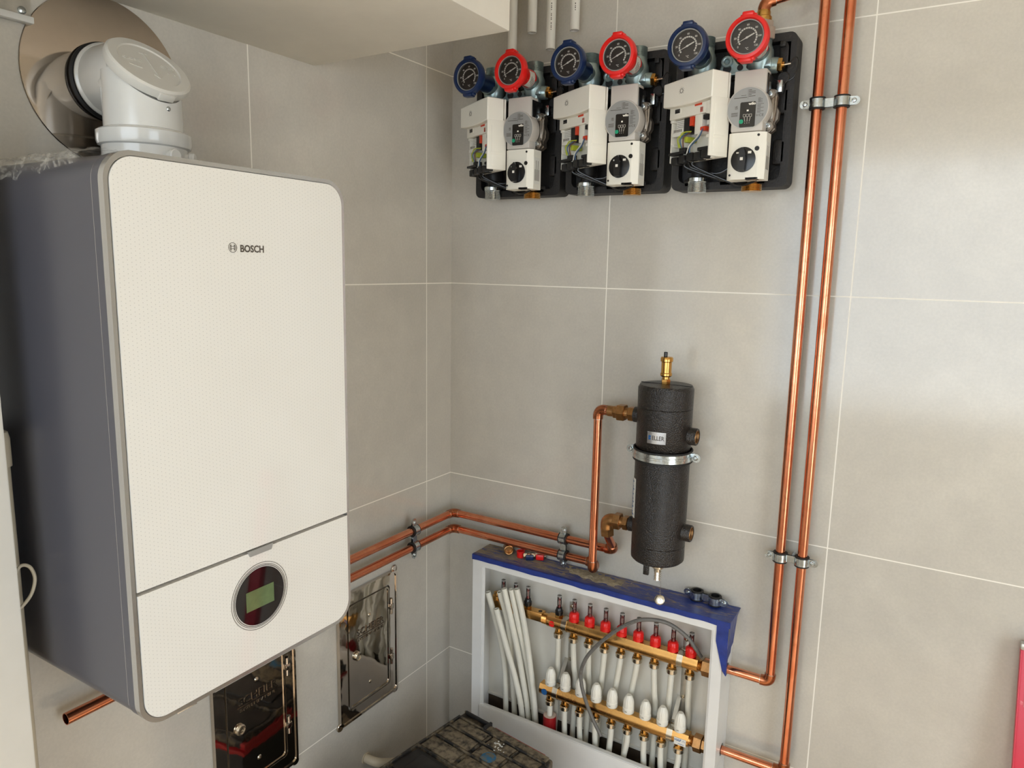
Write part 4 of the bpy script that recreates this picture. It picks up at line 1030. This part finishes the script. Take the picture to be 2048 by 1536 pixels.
fr.band([(CX0, FZ + 0.02), (CX0, CT - 0.0005), (CX1, CT - 0.0005), (CX1, FZ + 0.02)], [(CX0 + 0.034, FZ + 0.02), (CX0 + 0.034, CT - 0.030), (CX1 - 0.026, CT - 0.030), (CX1 - 0.026, FZ + 0.02)], (0, CY, 0), X, Z, -Y, 0.008, closed=False)
fr.box((CX0 + 0.034, CY, FZ + 0.02), (CX0 + 0.041, CY - 0.004, CT - 0.03), 0.001).box((CX1 - 0.032, CY, FZ + 0.02), (CX1 - 0.026, CY - 0.004, CT - 0.03), 0.001)
fr.build('front_frame', M['cab'], cab)
pn = MB().box((CX0 + 0.030, CY - 0.0085, FZ + 0.05), (CX1 - 0.024, CY - 0.0105, -0.690), 0.0008).box((CX0 + 0.030, CY - 0.0085, -0.692), (CX1 - 0.024, CY + 0.006, -0.688), 0.0008)
pn.build('lower_front_panel', M['cab'], cab)
bk = MB().box((CX0 + 0.002, -0.001, -0.700), (CX1 - 0.002, -0.003, CT - 0.002)).box((CX0 + 0.002, -0.001, -0.708), (CX1 - 0.002, -0.010, -0.700), 0.001)
bk.box((CX0 + 0.15, -0.003, -0.69), (CX0 + 0.154, -0.005, CT - 0.01)) if False else None
bk.build('back_plate', M['cabin'], cab)
MB().box((CX0 + 0.002, -0.0006, FZ), (CX1 - 0.002, -0.003, -0.708)).box((CX0 + 0.002, -0.003, FZ), (CX1 - 0.002, CY + 0.004, FZ + 0.03)).build('dark_base', M['darkhole'], cab)
# masking tape over the top
tp = MB(); nu_, nv_ = 90, 10; vs = []; fs = []
x0t, x1t = 0.156, 0.932
def tz(x, y):
    return CT + 0.0022 + 0.0012 * abs(noise.noise(V((x * 22, y * 40, 1)))) + (0.0015 * abs(noise.noise(V((x * 60, y * 60, 4)))))
for j in range(nv_ + 1):
    for i in range(nu_ + 1):
        x = x0t + (x1t - x0t) * i / nu_; y = -0.002 + (CY - 0.0105 + 0.002) * j / nv_
        vs.append((x, y, tz(x, y)))
for j in range(nv_):
    for i in range(nu_): a = j * (nu_ + 1) + i; fs.append((a, a + 1, a + nu_ + 2, a + nu_ + 1))
tp.add(vs, fs)
tp.build('masking_tape', M['tape'], None, angle=70)
tape = bpy.context.scene.objects['masking_tape']
tag(tape, 'dusty blue masking tape covering the white cabinet top', 'masking tape')
ff = MB(); vs = []; fs = []
for j in range(6):
    for i in range(nu_ + 1):
        x = x0t + (x1t - x0t) * i / nu_; hang = 0.0125 + 0.003 * noise.noise(V((x * 18, 0, 7))) 
        vs.append((x, CY - 0.0095 - 0.0008 * abs(noise.noise(V((x * 30, j * 0.3, 2)))), (tz(x, CY) if j == 0 else CT - hang * (j / 5))))
for j in range(5):
    for i in range(nu_): a = j * (nu_ + 1) + i; fs.append((a, a + 1, a + nu_ + 2, a + nu_ + 1))
ff.add(vs, fs)
ff.build('front_flap', M['tape_c'], tape, angle=70)
ff = MB(); vs = []; fs = []
prof = [(-0.100, -0.345), (-0.093, -0.352), (-0.084, -0.335), (-0.074, -0.318), (-0.064, -0.300), (-0.055, -0.292), (-0.048, -0.300), (-0.040, -0.285), (-0.030, -0.262), (-0.018, -0.240), (-0.006, -0.224)]
for j in range(9):
    for i, (y, zb) in enumerate(prof):
        k = j / 8; z = tz(x1t, y) * (1 - k) + zb * k
        x = x1t - (0.006 * k * (1 - 0.0)) + 0.004 * math.sin(i * 1.9) * k * (1 - k * 0.4)
        x = max(x, CX1 + 0.0015)
        vs.append((x if j else x1t, y, z))
for j in range(8):
    for i in range(len(prof) - 1): a = j * len(prof) + i; fs.append((a, a + 1, a + len(prof) + 1, a + len(prof)))
k0 = len(vs)
for j in range(9):   # folded corner in front of the frame
    for i in range(4):
        k = j / 8; x = CX1 - 0.016 + 0.010 * i * (1 - 0.0) - 0.004; zb = (-0.262, -0.300, -0.335, -0.349)[i]
        vs.append((min(x + 0.002, x1t), CY - 0.0105 - 0.0015 * math.sin(i + j * 0.7) ** 2, tz(x, CY) * (1 - k) + zb * k))
for j in range(8):
    for i in range(3): a = k0 + j * 4 + i; fs.append((a, a + 1, a + 5, a + 4))
ff.add(vs, fs)
ff.build('hanging_flap', M['tape_c'], tape, angle=50)
du = MB(); vs = []; fs = []; nx_, ny_ = 60, 14
for j in range(ny_ + 1):
    for i in range(nx_ + 1):
        x = 0.42 + 0.22 * i / nx_; y = -0.012 - 0.062 * j / ny_
        e = max(0, 1 - ((x - 0.53) / 0.10) ** 2) * max(0, 1 - ((y + 0.042 + (x - 0.53) * 0.1) / 0.030) ** 2) + 0.55 * noise.noise(V((x * 38, y * 50, 8)))
        e = -0.3 if e < 0.06 else e
        vs.append((x, y, CT + 0.0010 + e * (0.0045 + 0.005 * abs(noise.noise(V((x * 90, y * 90, 5)))) + 0.003 * abs(noise.noise(V((x * 260, y * 260, 6)))))))
for j in range(ny_):
    for i in range(nx_): a = j * (nx_ + 1) + i; fs.append((a, a + 1, a + nx_ + 2, a + nx_ + 1))
du.add(vs, fs)
tag(du.build('mortar_dust', M['dust'], angle=60), 'grey-brown mortar dust heaped on the blue taped cabinet top', 'dust', kind='stuff')

# small fittings on the cabinet top
TZ = CT + 0.0045
f1 = thing('brass_fitting', 'dusty brass compression fitting lying on the left end of the cabinet top', 'fitting', (0.251, -0.042, TZ))
ax = V((0.62, -0.78, 0)).normalized(); c0 = V((0.245, -0.036, TZ + 0.0145))
m_ = MB().lathe([(0.011, -0.002), (0.013, 0), (0.0135, 0.014), (0.0145, 0.016), (0.0145, 0.030), (0.0125, 0.031), (0.0110, 0.0305), (0.0105, 0.018), (0, 0.018)], c0 - ax * 0.015, ax, 28).nut(c0 - ax * 0.020, c0 - ax * 0.008, 0.0142)
m_.build('body', M['bronze'], f1)
f2 = MB().lathe([(0.0115, 0), (0.0115, 0.015), (0.0125, 0.016), (0.0125, 0.019), (0.0095, 0.019), (0.0095, 0.003), (0, 0.003)], (0.291, -0.040, TZ), Z, 28).build('red_plastic_cap', M['red_pl'])
tag(f2, 'small open red plastic cap beside the brass fitting on the cabinet top', 'cap')
def ball_valve(label, p, ang, handle, grp='small ball valves on the cabinet top'):
    r = thing('ball_valve', label, 'valve', tuple(p), grp); p = V(p); ax = V((math.cos(ang), math.sin(ang), 0)); c = p + V((0, 0, 0.0095))
    MB().nut(c - ax * 0.018, c - ax * 0.006, 0.0088).lathe([(0.007, -0.008), (0.009, 0), (0.007, 0.008)], c, ax, 20).nut(c + ax * 0.006, c + ax * 0.018, 0.0088).build('body', M['nickel'], r)
    s5 = V((-ax.y, ax.x, 0)); h = c - s5 * 0.012
    MB().cyl(c, c - s5 * 0.012, 0.0045, seg=14).box((-0.012, -0.004, -0.0085), (0.012, 0.004, 0.0085), 0.003, mtx=Matrix.Translation(h - s5 * 0.004) @ Matrix.Rotation(ang, 4, 'Z')).build('handle', M[handle], r)
    return r
ball_valve('small ball valve with blue butterfly handle on the cabinet top', (0.318, -0.036, TZ), math.radians(35), 'blue_pl')
ball_valve('small ball valve with red butterfly handle on the cabinet top', (0.346, -0.016, TZ), math.radians(20), 'red_pl')

# ------------------------------------------------------------------ manifolds
UP = dict(y=-0.045, z=-0.372, r=0.0185)
LO = dict(y=-0.060, z=-0.583, r=0.0185)
fx = [0.4285 + 0.0492 * i for i in range(9)]
kx_ = [0.4150 + 0.0493 * i for i in range(9)]
def barshape(mb, x0, x1, y, z, r):
    pr = [(r * 0.62, r), (-r * 0.62, r)] + [(r * 1.0 * math.cos(math.radians(t)), r * 1.0 * math.sin(math.radians(t))) for t in range(140, 401, 13)]
    return mb.prism(pr, (x0, y, z), Y, Z, X, x1 - x0)
def union_(x, y, ztop, r, ms):
    mb = MB(); mb.cyl((x, y, ztop + 0.004), (x, y, ztop - 0.008), 0.0095, seg=20).nut((x, y, ztop - 0.007), (x, y, ztop - 0.014), 0.0125)
    mb.build('pipe_adapter', M['brass'], r)
    mb = MB(); n = 12; pts_ = []
    mb.lathe([(0.0125, 0), (0.0145, 0.002), (0.0145, 0.012), (0.0128, 0.014)], (x, y, ztop - 0.013), -Z, 12)
    mb.build('union_nut', M['nickel'], r)
up_ = thing('supply_manifold', 'upper brass manifold bar with red flow meters in the white cabinet', 'manifold', (0.62, UP['y'], UP['z']))
mb = barshape(MB(), 0.396, 0.845, UP['y'], UP['z'], UP['r'])
mb.cyl((0.380, UP['y'], UP['z']), (0.396, UP['y'], UP['z']), 0.0145).thread((0.376, UP['y'], UP['z']), (0.397, UP['y'], UP['z']), 0.0160).thread((0.844, UP['y'], UP['z']), (0.858, UP['y'], UP['z']), 0.0150)
mb.build('bar', M['bar_brass'], up_)
ex = MB(); ez = UP['z'] + 0.004
ex.box((0.205, UP['y'] - 0.014, ez - 0.014), (0.378, UP['y'] + 0.014, ez + 0.014), 0.003)
ex.lathe([(0.013, 0), (0.013, 0.012), (0.009, 0.014), (0.009, 0.022), (0.006, 0.024)], (0.212, UP['y'], ez + 0.012), Z, 24)
eo = ex.build('bar_extension', M['bar_brass'], up_)
MB().cyl((0.366, UP['y'], ez + 0.0135), (0.366, UP['y'], ez + 0.0146), 0.006, seg=20).build('port_hole', M['darkhole'], eo)
un = MB().nut((0.856, UP['y'], UP['z']), (0.884, UP['y'], UP['z']), 0.0235).cyl((0.884, UP['y'], UP['z']), (0.888, UP['y'], UP['z']), 0.0155).build('end_union', M['bronze'], up_)
def flow(x, y, z0, black, par):
    m1 = MB()
    if black:
        m1.nut((x, y, z0), (x, y, z0 + 0.008), 0.0125)
        m1.build('valve_base', M['brass'], par)
        m1 = MB().lathe([(0.011, 0.007), (0.0118, 0.012), (0.0118, 0.020), (0.0095, 0.023), (0.0085, 0.029), (0.006, 0.030)], (x, y, z0), Z, 24)
        o = m1.build('flow_meter', M['blackpl'], par); o['label'] = 'flow meter without its red cap'
        zt = z0 + 0.028
    else:
        m1.lathe([(0.0125, 0.0), (0.0145, 0.001), (0.0145, 0.0115), (0.0135, 0.0125), (0.0135, 0.0135), (0.0145, 0.0145), (0.0135, 0.024), (0.0105, 0.028), (0.0075, 0.029)], (x, y, z0), Z, 24)
        for k in range(8):
            a = 2 * PI * k / 8; d = V((math.cos(a), math.sin(a), 0)); m1.box((-0.0008, -0.0006, 0.002), (0.0008, 0.0008, 0.023), 0, mtx=Matrix.Translation(V((x, y, z0)) + d * 0.0143) @ Matrix.Rotation(a + PI / 2, 4, 'Z'))
        o = m1.build('flow_meter', M['red_pl'], par)
        zt = z0 + 0.028
    top = z0 + 0.066
    MB().lathe([(0.0062, 0), (0.0062, top - zt - 0.004), (0.0050, top - zt)], (x, y, zt), Z, 20).build('sight_glass', M['tube_gl'], o)
    MB().cyl((x, y, zt), (x, y, zt + 0.008), 0.0045, 0.0035, 14).cyl((x, y, zt + 0.01), (x, y, top - 0.004), 0.0012, seg=8).cyl((x, y, top - 0.014), (x, y, top - 0.011), 0.0038, seg=14).build('indicator', M['redliq'], o)
    mk = MB()
    for k in range(5): mk.box((x - 0.0012, y - 0.0066, zt + 0.012 + k * 0.004), (x + 0.0016, y - 0.0060, zt + 0.0125 + k * 0.004))
    mk.ring((x, y, top - 0.0035), Z, 0.004, 0.0066, 0, 0.0036, 16)
    mk.build('tube_marks', M['grey_pl'], o)
for i, x in enumerate(fx):
    flow(x, UP['y'], UP['z'] + UP['r'], i == 0, up_)
    union_(x, UP['y'], UP['z'] - UP['r'], up_, None)
for x in (0.236, 0.280, 0.323): flow(x, UP['y'], ez + 0.014, True, up_)
MB().prism(circ(0.0092, 24), (0.414, UP['y'] - 0.0176, UP['z'] - 0.001), X, Z, -Y, 0.0008).build('red_dot', M['red_pl'], up_)
lo__ = thing('return_manifold', 'lower brass manifold bar with white valve caps in the white cabinet', 'manifold', (0.62, LO['y'], LO['z']))
mb = barshape(MB(), 0.386, 0.838, LO['y'], LO['z'], LO['r']).thread((0.837, LO['y'], LO['z']), (0.852, LO['y'], LO['z']), 0.0150)
mb.build('bar', M['bar_brass'], lo__)
MB().nut((0.850, LO['y'], LO['z']), (0.872, LO['y'], LO['z']), 0.0235).nut((0.872, LO['y'], LO['z']), (0.882, LO['y'], LO['z']), 0.0195).build('end_union', M['bronze'], lo__)
for x in kx_:
    mb = MB(); n = 40; pr = []
    zt = LO['z'] + LO['r']
    prof_ = [(0.0150, 0.0), (0.0160, 0.002), (0.0160, 0.014), (0.0150, 0.015), (0.0150, 0.017), (0.0154, 0.019), (0.0148, 0.031), (0.0130, 0.040), (0.0102, 0.0465), (0.0075, 0.050), (0.0070, 0.0515), (0, 0.0515)]
    vs = []; fs = []; n = 48
    for r_, h_ in prof_:
        for k in range(n):
            fl = 1 - (0.07 if (k % 4 == 0 and 0.018 < h_ < 0.048) else 0)
            a = 2 * PI * k / n; vs.append((x + r_ * fl * math.cos(a), LO['y'] + r_ * fl * math.sin(a), zt + h_))
    for j in range(len(prof_) - 1):
        for k in range(n): k2 = (k + 1) % n; fs.append((j * n + k, j * n + k2, (j + 1) * n + k2, (j + 1) * n + k))
    mb.add(vs, fs); ko = mb.build('valve_cap', M['white_pl'], lo__, angle=28)
    MB().box((x - 0.004, LO['y'] - 0.0163, zt + 0.007), (x + 0.002, LO['y'] - 0.0155, zt + 0.0083)).build('cap_mark', M['print'], ko)
    union_(x, LO['y'], LO['z'] - LO['r'], lo__, None)
MB().prism(circ(0.0095, 24), (0.404, LO['y'] - 0.0178, LO['z'] - 0.001), X, Z, -Y, 0.0008).build('blue_dot', M['ink_b'], lo__)
hl_ = MB().box((0.801, LO['y'] - 0.0176, LO['z'] - 0.013), (0.833, LO['y'] - 0.0186, LO['z'] + 0.007)).build('maker_sticker', M['paper'], lo__)
MB().text('HAP', (0.8115, LO['y'] - 0.0186, LO['z'] + 0.001), X, Z, -Y, 0.0065, 0.0003, bold=0.02).band([(0.006, 0.0), (0.010, 0.004), (0.015, 0.0)], [(0.0068, -0.0002), (0.010, 0.0031), (0.0142, -0.0002)], (0.8165, LO['y'] - 0.0186, LO['z'] - 0.001), X, Z, -Y, 0.0003, closed=False).box((0.812, LO['y'] - 0.0186, LO['z'] - 0.0095), (0.828, LO['y'] - 0.0189, LO['z'] - 0.0085)).build('lettering', M['ink_b'], hl_)
# steel holders
for side, xs, xl_, lab in (('left', 0.452, 0.437, 'left steel holder strapping both brass manifold bars in the cabinet'), ('right', 0.797, 0.786, 'right steel holder strapping both brass manifold bars in the cabinet')):
    r = thing('manifold_bracket', lab, 'bracket', (xs, -0.003, -0.5), 'steel manifold holders')
    mb = MB(); mb.box((xs - 0.009, -0.0035, -0.62), (xs + 0.009, -0.007, -0.318), 0.001)
    mb.prism([(-0.0035, -0.50), (-0.0035, -0.53), (-0.040, -0.570), (-0.0415, -0.552)], (xl_ - 0.006, 0, 0), Y, Z, X, 0.012)
    mb.build('rail', M['galv'], r)
    MB().lathe([(0.006, 0), (0.006, 0.003), (0.003, 0.005), (0, 0.005)], (xs, -0.007, -0.330), -Y, 18, cap=False).lathe([(0.006, 0), (0.006, 0.004), (0, 0.005)], (xs, -0.007, -0.497), -Y, 6, cap=False).build('screw', M['nickel'], r)
    for xx, q in ((xs, UP), (xl_, LO)):
        rr0 = q['r']
        pr = lambda g: [((rr0 + g) * 0.62, rr0 + g), (-(rr0 + g) * 0.62, rr0 + g)] + [((rr0 + g) * math.cos(math.radians(t)), (rr0 + g) * math.sin(math.radians(t))) for t in range(140, 401, 13)]
        MB().band(pr(0.0016), pr(0.0003), (xx - 0.008, q['y'], q['z']), Y, Z, X, 0.016).box((xx - 0.008, q['y'] + 0.018, q['z'] - 0.008), (xx + 0.008, -0.007, q['z'] + 0.020), 0.001).build('strap', M['nickel'], r)

# heating pipes
ORD = ['leftmost', 'second from the left', 'third from the left', 'fourth from the left', 'middle', 'fourth from the right', 'third from the right', 'second from the right', 'rightmost']
rp = 0.0082
for i, x in enumerate(fx):
    z0 = UP['z'] - UP['r'] - 0.026
    dx = (-0.010, -0.002, -0.006, -0.016, -0.022, -0.024, 0.001, -0.010, -0.004)[i]
    pts_ = [(x, UP['y'], z0), (x + dx * 0.12, UP['y'] + 0.002, z0 - 0.025), (x + dx * 0.6, -0.033, z0 - 0.085), (x + dx, -0.0215, -0.545), (x + dx * 1.25, -0.0205, -0.62), (x + dx * 1.5, -0.028, -0.80), (x + dx * 1.5, -0.035, FZ + 0.03)]
    o = MB().tube(spline(pts_, 6), rp, 14).build('heating_pipe', M['pex'], angle=60)
    tag(o, 'white heating pipe running down from the upper manifold bar, ' + ORD[i] + ' of nine', 'pipe', 'pipes from the upper manifold bar')
for i, x in enumerate(kx_):
    z0 = LO['z'] - LO['r'] - 0.026
    dx = (0, 0.002, 0.004, 0.004, -0.006, -0.014, 0.004, 0.004, -0.010)[i]
    o = MB().tube(spline([(x, LO['y'], z0), (x, LO['y'], z0 - 0.03), (x + dx, LO['y'] + 0.002, z0 - 0.12), (x + dx * 2, LO['y'] + 0.006, FZ + 0.03)], 6), rp, 14).build('heating_pipe', M['pex'], angle=60)
    tag(o, 'white heating pipe running down from the lower manifold bar, ' + ORD[i] + ' of nine', 'pipe', 'pipes from the lower manifold bar')
slv = thing('pipe_sleeve', 'red foam insulation sleeve around the leftmost lower heating pipe', 'pipe insulation', (kx_[0], LO['y'], -0.8))
MB().ring((kx_[0], LO['y'] + 0.001, -0.90), Z, 0.0092, 0.0185, 0, 0.236, 28).build('foam', M['foamw'], slv)
MB().ring((kx_[0], LO['y'] + 0.001, -0.90), Z, 0.0186, 0.0195, 0, 0.235, 28).build('red_skin', M['red_dk'], slv)
T = dict(t1=[(0.202, -0.08, -0.323), (0.225, -0.065, -0.423), (0.246, -0.05, -0.552), (0.246, -0.035, -0.707)],
 t2=[(0.237, -0.086, -0.365), (0.265, -0.078, -0.465), (0.299, -0.066, -0.590), (0.316, -0.052, -0.716)],
 t3=[(0.243, -0.078, -0.312), (0.264, -0.062, -0.412), (0.271, -0.048, -0.544), (0.278, -0.035, -0.718)],
 t4=[(0.265, -0.088, -0.292), (0.296, -0.080, -0.424), (0.311, -0.056, -0.552), (0.328, -0.036, -0.715)],
 t5=[(0.287, -0.084, -0.290), (0.305, -0.070, -0.395), (0.328, -0.044, -0.549), (0.346, -0.028, -0.719)],
 t6=[(0.306, -0.084, -0.284), (0.326, -0.070, -0.395), (0.346, -0.058, -0.545), (0.361, -0.046, -0.723)])
LT = ['leftmost of the six loose open pipe ends in the cabinet', 'lowest-ending of the six loose open pipes in the cabinet', 'loose open pipe second from the left at its top', 'loose open pipe third from the left at its top, tall and cut level', 'loose open pipe half hidden behind its right neighbour', 'rightmost and tallest of the six loose open pipes']
for (k, q), lb in zip(T.items(), LT):
    q = q + [(q[-1][0] + 0.002, q[-1][1] + 0.004, FZ + 0.03)]
    o = MB().tube(spline(q, 8), 0.0088, 16, hollow=0.78).build('loose_pipe', M['pex'], angle=60)
    tag(o, 'white ' + lb, 'pipe', 'loose open pipes in the cabinet')
cbp = [(0.850, -0.048, -0.345), (0.838, -0.066, -0.315), (0.816, -0.076, -0.285), (0.767, -0.09, -0.256), (0.707, -0.1, -0.260), (0.658, -0.107, -0.288), (0.602, -0.108, -0.343), (0.557, -0.108, -0.402), (0.535, -0.106, -0.456), (0.537, -0.105, -0.502), (0.551, -0.101, -0.552), (0.572, -0.098, -0.598), (0.598, -0.096, -0.642)]
cbt = thing('grey_cable', 'grey electric cable looping in front of both manifold bars', 'cable', cbp[6])
MB().tube(spline(cbp, 8), 0.0052, 14).build('sheath', M['cable'], cbt)
sp2 = spline(cbp, 8); pm = MB()
for k in list(range(34, 52)) + list(range(60, 66)):
    c = sp2[k]; d = (sp2[k + 1] - sp2[k]).normalized(); n_ = V((0.4, -0.85, 0.3)).normalized(); n_ = (n_ - d * n_.dot(d)).normalized(); s6 = n_.cross(d)
    if k % 4: pm.prism([(0, -0.0008), (0.004 + 0.002 * (k % 2), -0.0008), (0.004 + 0.002 * (k % 2), 0.0008), (0, 0.0008)], c + n_ * 0.0050, d, s6, n_, 0.0004)
pm.build('cable_print', M['print'], cbt)

# ------------------------------------------------------------------ toolbox
A0 = V((0.244, -0.255, FZ)); e1 = V((0.9903, -0.139, 0)); e2 = V((-0.139, -0.9903, 0))
mt = Matrix.Translation(A0) @ Matrix(((e1.x, -e2.x, 0, 0), (e1.y, -e2.y, 0, 0), (0, 0, 1, 0), (0, 0, 0, 1)))
H = 0.35; LX, LY = 0.315, 0.44
tbx = thing('toolbox', 'dusty black plastic toolbox with red trim on the floor in front of the cabinet', 'toolbox', tuple(A0))
def TB(mb, x0, x1, y0, y1, z0, z1, bv=0.0): return mb.box((x0, -y0, z0), (x1, -y1, z1), bv, mtx=mt)
lw = MB(); TB(lw, 0.008, LX - 0.004, 0.008, LY, 0.0, H - 0.045, 0.006); lw.build('case', M['tb_b'], tbx)
rd = MB(); TB(rd, -0.003, LX + 0.002, -0.003, LY + 0.006, H - 0.047, H - 0.036, 0.002); TB(rd, 0.110, LX - 0.03, -0.006, 0.01, H - 0.034, H - 0.010, 0.002); TB(rd, -0.006, 0.01, 0.26, LY, H - 0.034, H - 0.014, 0.002); rd.build('red_trim', M['red_dk'], tbx)
ld = MB(); TB(ld, 0, LX, 0.0, LY, H - 0.036, H - 0.008, 0.006)
for x0 in range(1): pass
for yb in (0.028, 0.072, 0.128, 0.190, 0.300, 0.425): TB(ld, 0.004, LX - 0.004, yb, yb + 0.005, H - 0.010, H - 0.0005, 0.0015)
TB(ld, 0.004, 0.010, 0.028, 0.43, H - 0.010, H - 0.001, 0.0015); TB(ld, 0.004, 0.100, 0.002, 0.007, H - 0.010, H, 0.002)
for yb in (0.040, 0.084, 0.142): TB(ld, 0.13, 0.136, yb, yb + 0.03, H - 0.010, H - 0.002, 0.001); TB(ld, 0.225, 0.23, yb, yb + 0.03, H - 0.010, H - 0.002, 0.001)
ldo = ld.build('lid', M['tb'], tbx)
pd = MB()
for y0, y1 in ((0.036, 0.070), (0.080, 0.125), (0.136, 0.186)):
    for x0, x1 in ((0.014, 0.126), (0.140, 0.221), (0.234, LX - 0.01)): TB(pd, x0, x1, y0, y1, H - 0.010, H - 0.0035, 0.002)
TB(pd, 0.10, LX - 0.01, 0.004, 0.026, H - 0.010, H - 0.003, 0.002)
pd.build('lid_panels', M['tb_d'], ldo)
bkp = MB(); TB(bkp, 0.018, LX - 0.02, 0.200, 0.293, H - 0.010, H - 0.004, 0.004); TB(bkp, 0.05, LX - 0.06, 0.215, 0.28, H - 0.006, H + 0.002, 0.004); TB(bkp, 0.018, LX - 0.02, 0.31, 0.42, H - 0.010, H - 0.004, 0.004)
bkp.build('front_lid_panel', M['tb_b'], ldo)
TB(MB(), 0.168, 0.200, 0.096, 0.124, H - 0.004, H - 0.0022, 0.0006).lathe([(0.020, 0), (0.020, 0.0012), (0, 0.0016)], mt @ V((0.185, -0.108, H - 0.0036)), Z, 24, cap=False).build('blue_badge', M['blue_spot'], ldo)
hd_ = MB(); TB(hd_, 0.012, 0.100, 0.006, 0.012, H - 0.006, H + 0.006, 0.003); TB(hd_, 0.095, 0.104, -0.002, 0.03, H - 0.03, H + 0.004, 0.003); hd_.build('carry_handle', M['tb_b'], tbx)
for y0 in (0.045, 0.135):
    lt_ = MB(); lt_.prism([(0, -0.09), (0.024, -0.09), (0.040, -0.05), (0.040, -0.012), (0.022, 0.008), (0.004, 0.010), (-0.006, 0.0)], mt @ V((LX - 0.006, -y0 - (0.0 if y0 < 0.1 else 0.0), H - 0.006)), e1, Z, e2, 0.062)
    lt_.build('latch', M['tb_b'], tbx)
dot = MB()
for k in range(22):
    p = mt @ V((0.175 + random.gauss(0, 0.014), -0.060 - random.gauss(0, 0.012), H - 0.0035)); s_k = random.uniform(0.0008, 0.0022)
    dot.box(p - V((s_k, s_k, 0)), p + V((s_k, s_k, 0.0014)))
tag(dot.build('plaster_crumbs', M['paper']), 'white plaster crumbs scattered on the toolbox lid', 'crumbs', kind='stuff')

# ------------------------------------------------------------------ spirit level leaning on the wall
lv = thing('spirit_level', 'red spirit level leaning on the back wall at the right edge', 'spirit level', (1.56, -0.08, FZ))
tilt = Matrix.Translation((1.549, -0.155, FZ + 0.002)) @ Matrix.Rotation(math.radians(8.6), 4, 'X').inverted() @ Matrix.Rotation(math.radians(2.2), 4, 'Y').inverted()
m_ = MB(); Lh = 0.835
m_.box((0, 0, 0.012), (0.060, 0.003, Lh), 0.001, mtx=tilt).box((0, -0.012, 0.012), (0.003, 0.012, Lh), 0.001, mtx=tilt).box((0.057, -0.012, 0.012), (0.060, 0.012, Lh), 0.001, mtx=tilt).box((0, -0.008, 0.012), (0.060, -0.006, Lh), 0.001, mtx=tilt)
m_.build('profile', M['level'], lv)
MB().box((-0.0005, -0.0125, Lh), (0.0605, 0.0125, Lh + 0.014), 0.002, mtx=tilt).box((-0.0005, -0.0125, 0), (0.0605, 0.0125, 0.012), 0.002, mtx=tilt).build('end_cap', M['galv'], lv)
MB().box((0.012, -0.011, Lh - 0.12), (0.052, -0.007, Lh - 0.07), 0.002, mtx=tilt).build('vial_window', M['paper'], lv)

# ------------------------------------------------------------------ light
wd = bpy.data.worlds.new('sky'); SC.world = wd; wd.use_nodes = True
nt = wd.node_tree; bg = nt.nodes['Background']
bg.inputs[0].default_value = (0.80, 0.90, 1.0, 1); bg.inputs[1].default_value = SKY = 4.9
sl = bpy.data.lights.new('sun', 'SUN'); sl.energy = 13.0; sl.angle = math.radians(0.6); sl.color = (1.0, 0.94, 0.85)
so = bpy.data.objects.new('sun', sl); COL.objects.link(so)
so.rotation_euler = V((1.42, -0.50, 1.35)).to_track_quat('Z', 'Y').to_euler()
so.location = (4, -2, 3)
def portal(name, loc, nrm, w_, h_):
    l = bpy.data.lights.new(name, 'AREA'); l.shape = 'RECTANGLE'; l.size = w_; l.size_y = h_
    l.cycles.is_portal = True
    o = bpy.data.objects.new(name, l); COL.objects.link(o); o.location = loc
    o.rotation_euler = (V(nrm) * -1).to_track_quat('Z', 'Y').to_euler(); return o
portal('door_daylight', (RX + 0.125, (DY0 + DY1) / 2, (FZ + DZ) / 2), (-1, 0, 0), 1.2, DZ - FZ)
portal('rear_daylight', ((WX0 + WX1) / 2, RY - 0.125, (WZ0 + WZ1) / 2), (0, 1, 0), WX1 - WX0, WZ1 - WZ0)

# ------------------------------------------------------------------ camera
cam = bpy.data.cameras.new('camera'); co = bpy.data.objects.new('camera', cam); COL.objects.link(co)
cam.sensor_width = 36; cam.lens = 1452.915 * 36 / 2048; cam.clip_start = 0.02
rx, ry, rz = 1.4094986508341862, -0.018705757353324387, 0.5523552522601821
R3 = Matrix.Rotation(rz, 3, 'Z') @ Matrix.Rotation(ry, 3, 'Y') @ Matrix.Rotation(rx, 3, 'X')
co.matrix_world = Matrix.Translation((1.3375631, -1.8177935, 0.6554934)) @ R3.to_4x4()
SC.camera = co
SC.view_settings.view_transform = 'Standard'; SC.view_settings.look = 'None'
SC.view_settings.gamma = 1; SC.view_settings.use_curve_mapping = False
SC.view_settings.exposure = -0.10
SC.cycles.max_bounces = 14; SC.cycles.diffuse_bounces = 6; SC.cycles.glossy_bounces = 6; SC.cycles.transparent_max_bounces = 16
SC.cycles.use_denoising = True; SC.cycles.caustics_reflective = False; SC.cycles.caustics_refractive = False
SC.cycles.sample_clamp_indirect = 6
for o in SC.objects:
    if '_org' in o: del o['_org']
